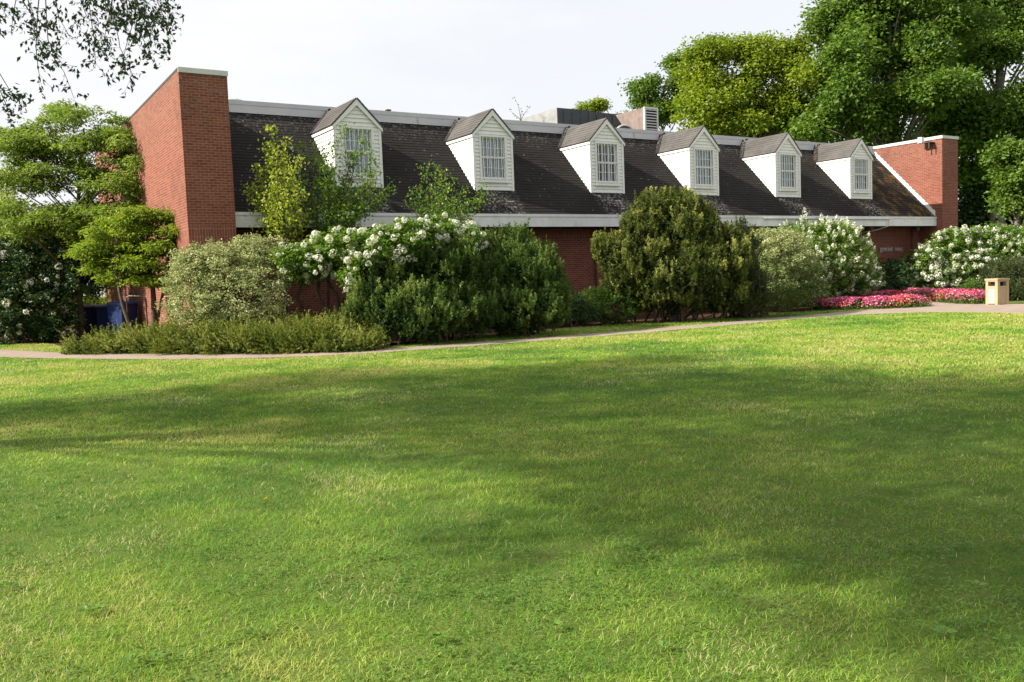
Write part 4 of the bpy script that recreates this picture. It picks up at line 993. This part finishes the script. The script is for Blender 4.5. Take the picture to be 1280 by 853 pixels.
# ------------------------------------------------------------------ grass
def inside(poly, X, Y):
    c = np.zeros(len(X), bool); n = len(poly); j = n-1
    for i in range(n):
        xi, yi = poly[i]; xj, yj = poly[j]
        c ^= ((yi > Y) != (yj > Y)) & (X < (xj-xi)*(Y-yi)/(yj-yi+1e-12)+xi); j = i
    return c
def vnoise(X, Y, s, seed):
    r = np.random.default_rng(seed); T = r.random((64, 64)); x, y = X/s, Y/s; xi, yi = np.floor(x).astype(int), np.floor(y).astype(int); fx, fy = x-xi, y-yi
    fx, fy = fx*fx*(3-2*fx), fy*fy*(3-2*fy); g = lambda a, b_: T[a % 64, b_ % 64]
    return (g(xi, yi)*(1-fx)+g(xi+1, yi)*fx)*(1-fy)+(g(xi, yi+1)*(1-fx)+g(xi+1, yi+1)*fx)*fy
N = 950000
r = 2.2+(33-2.2)*rng.random(N)**1.05; th = YAW+(rng.random(N)*2-1)*R(46)
X, Y = r*np.sin(th), r*np.cos(th)
keep = ~inside(PATHPOLY, X, Y) & ~inside(BED, X, Y) & ((Y < 24) | (X < 2.4)) & ~inside([tuple(q) for q in _m]+[(4.2, 23.3), (5, 23), (5, 46), (-2, 46)], X, Y) & ~((X > 29.6) & (Y > 16.2)) & ~((X > 24.5) & (Y > 3.5) & (Y < 18)) 
X, Y, r = X[keep], Y[keep], r[keep]; n = len(X)
thin = (vnoise(X, Y, .10, 41)*.6+vnoise(X, Y, .3, 42)*.4 < .36) & (rng.random(n) < .7); X, Y, r = X[~thin], Y[~thin], r[~thin]; n = len(X)
big = vnoise(X, Y, 1.4, 1)*.5+vnoise(X, Y, .35, 2)*.3+vnoise(X, Y, .12, 3)*.2
hgt = (.018+.020*rng.random(n))*(.45+1.1*big)*np.clip(1+(r-8)*.02, 1, 1.3); wd = .0030*np.maximum(1, r/5.5)*(.7+.6*rng.random(n))
az = rng.random(n)*2*math.pi; S = np.stack([np.cos(az), np.sin(az), np.zeros(n)], 1)*wd[:, None]*.5
ln = rng.normal(size=(n, 2))*.95+np.array([.18, -.08]); B = np.stack([X, Y, np.zeros(n)], 1)
Mi = B+np.stack([ln[:, 0]*hgt*.35, ln[:, 1]*hgt*.35, hgt*.6], 1); T_ = B+np.stack([ln[:, 0]*hgt, ln[:, 1]*hgt, hgt*(1-.12*np.abs(ln).sum(1))], 1)
V = np.stack([B-S, B+S, Mi+S*.8, T_, Mi-S*.8], 1).reshape(-1, 3)
i5 = np.arange(n)[:, None]*5; F = np.concatenate([i5+np.array([0, 1, 2]), i5+np.array([0, 2, 4]), i5+np.array([4, 2, 3])])
patch = vnoise(X, Y, 2.3, 7)*.55+vnoise(X, Y, .6, 8)*.45
fine_ = vnoise(X, Y, .22, 31)*.6+vnoise(X, Y, .09, 32)*.4
tint = np.clip((patch-.5)*1.5+(fine_-.5)*.75+.42+.16*np.clip((r-9)/9, 0, 1)+.05*np.sin((X*.85+Y*.5)*3.4)*(r > 8)+rng.normal(size=n)*.17, 0, 1)
dry = rng.random(n) < (.03+.45*np.clip(vnoise(X, Y, .8, 9)-.6, 0, 1)*2)
tint = np.where(dry, .95, tint*.85)
M['grass'] = None
t = NT('grass_blade'); at_ = t.n('Attribute', attribute_name='tint')
col = t.ramp(at_.outputs['Fac'], [(0, lin(.085, .20, .030)), (.42, lin(.235, .42, .036)), (.82, lin(.47, .50, .105)), (.95, lin(.60, .54, .26))])
pb = t.bsdf(col, .5, .3); tr = t.n('BsdfTranslucent'); t.l(col, tr.inputs[0]); mxs = t.n('MixShader', Fac=.42); t.l(pb, mxs.inputs[1]); t.l(tr.outputs[0], mxs.inputs[2]); M['grass'] = t.done(mxs.outputs[0])
o = npmesh('grass', V, F, M['grass'], None, np.repeat(tint, 5)); tag(o, 'short mown sunlit grass with brown patches covering the lawn', 'grass', kind='stuff')
# clover and broad weeds
nc = 26000; r = 2.3+9*rng.random(nc)**1.3; th = YAW+(rng.random(nc)*2-1)*R(36); X, Y = r*np.sin(th), r*np.cos(th); q = vnoise(X, Y, .7, 21)*.6+vnoise(X, Y, .22, 22)*.4 > .56; X, Y = X[q], Y[q]; n = len(X)
P = np.repeat(np.stack([X, Y, .022+.016*rng.random(n)], 1), 3, 0); a = np.repeat(rng.random(n)*6.28, 3)+np.tile([0, 2.09, 4.19], n); A = np.stack([np.cos(a), np.sin(a), .1+0*a], 1)
V, F = leaf_quads(P+A*.006, np.array([0, 0, 1.])+rng.normal(size=P.shape)*.25, A, .012, .012, .1)
V2 = [V]; F2 = [F]; tt = [np.repeat(rng.random(len(P))*.8, 4)]
# plantain rosettes
ctr = [gr(x, y) for x, y in ((165, 835), (185, 822), (195, 832), (12, 742), (5, 738), (215, 765), (120, 770), (110, 772), (550, 745), (548, 808), (535, 806), (790, 690), (810, 700), (745, 640), (860, 790), (1130, 690), (1180, 800), (830, 820), (690, 790), (960, 760), (380, 655), (320, 800), (470, 700), (240, 690), (60, 650), (640, 640), (1000, 720), (1220, 740))]
Pp = []; Aa = []
for c_ in ctr:
    for j in range(rng.integers(5, 9)):
        a = rng.random()*6.28; Aa.append((math.cos(a), math.sin(a), .35)); Pp.append((c_[0]+math.cos(a)*.03, c_[1]+math.sin(a)*.03, .04))
Pp, Aa = np.array(Pp), np.array(Aa); V, F = leaf_quads(Pp, np.array([0, 0, 1.])+rng.normal(size=Pp.shape)*.3, Aa, .042, .026, .12)
F2.append(F+len(V2[0])); V2.append(V); tt.append(np.full(len(V), .55))
M['clover'] = leaf('clover_leaf', lin(.08, .18, .025), lin(.14, .26, .04), lin(.22, .34, .06), .35)
o = npmesh('clover', np.concatenate(V2), np.concatenate(F2), M['clover'], None, np.concatenate(tt)); tag(o, 'patches of clover and broad plantain leaves among the near grass', 'clover', kind='stuff')
# dandelions
for (px, py, l_) in ((272, 559, 'single yellow dandelion on the shaded edge of the lawn farther from the camera'), (332, 634, 'yellow dandelion nearer the camera where the lawn shade meets the sun')):
    g_ = gr(px, py); root = empty('dandelion', (g_[0], g_[1], 0), l_, 'flower', 'dandelions on the lawn')
    b = MB(); b.tube([(g_[0], g_[1], 0), (g_[0]+.004, g_[1], .05)], .002, 5); b.build('stem', M['midg'], root)
    k = 40; a = rng.random(k)*6.28; el = rng.random(k)*1.2; A = np.stack([np.cos(a)*np.cos(el), np.sin(a)*np.cos(el), np.sin(el)], 1); P = np.array([g_[0]+.004, g_[1], .052])+A*.009
    V, F = leaf_quads(P, np.array([0, 0, 1.])+0*A, A, .018, .006); 
    if 'dand' not in M: M['dand'] = leaf('dandelion_petal', lin(.75, .5, .01), lin(.85, .62, .02), None, .2)
    npmesh('petals', V, F, M['dand'], root, np.full(len(V), .5))
print('all done')
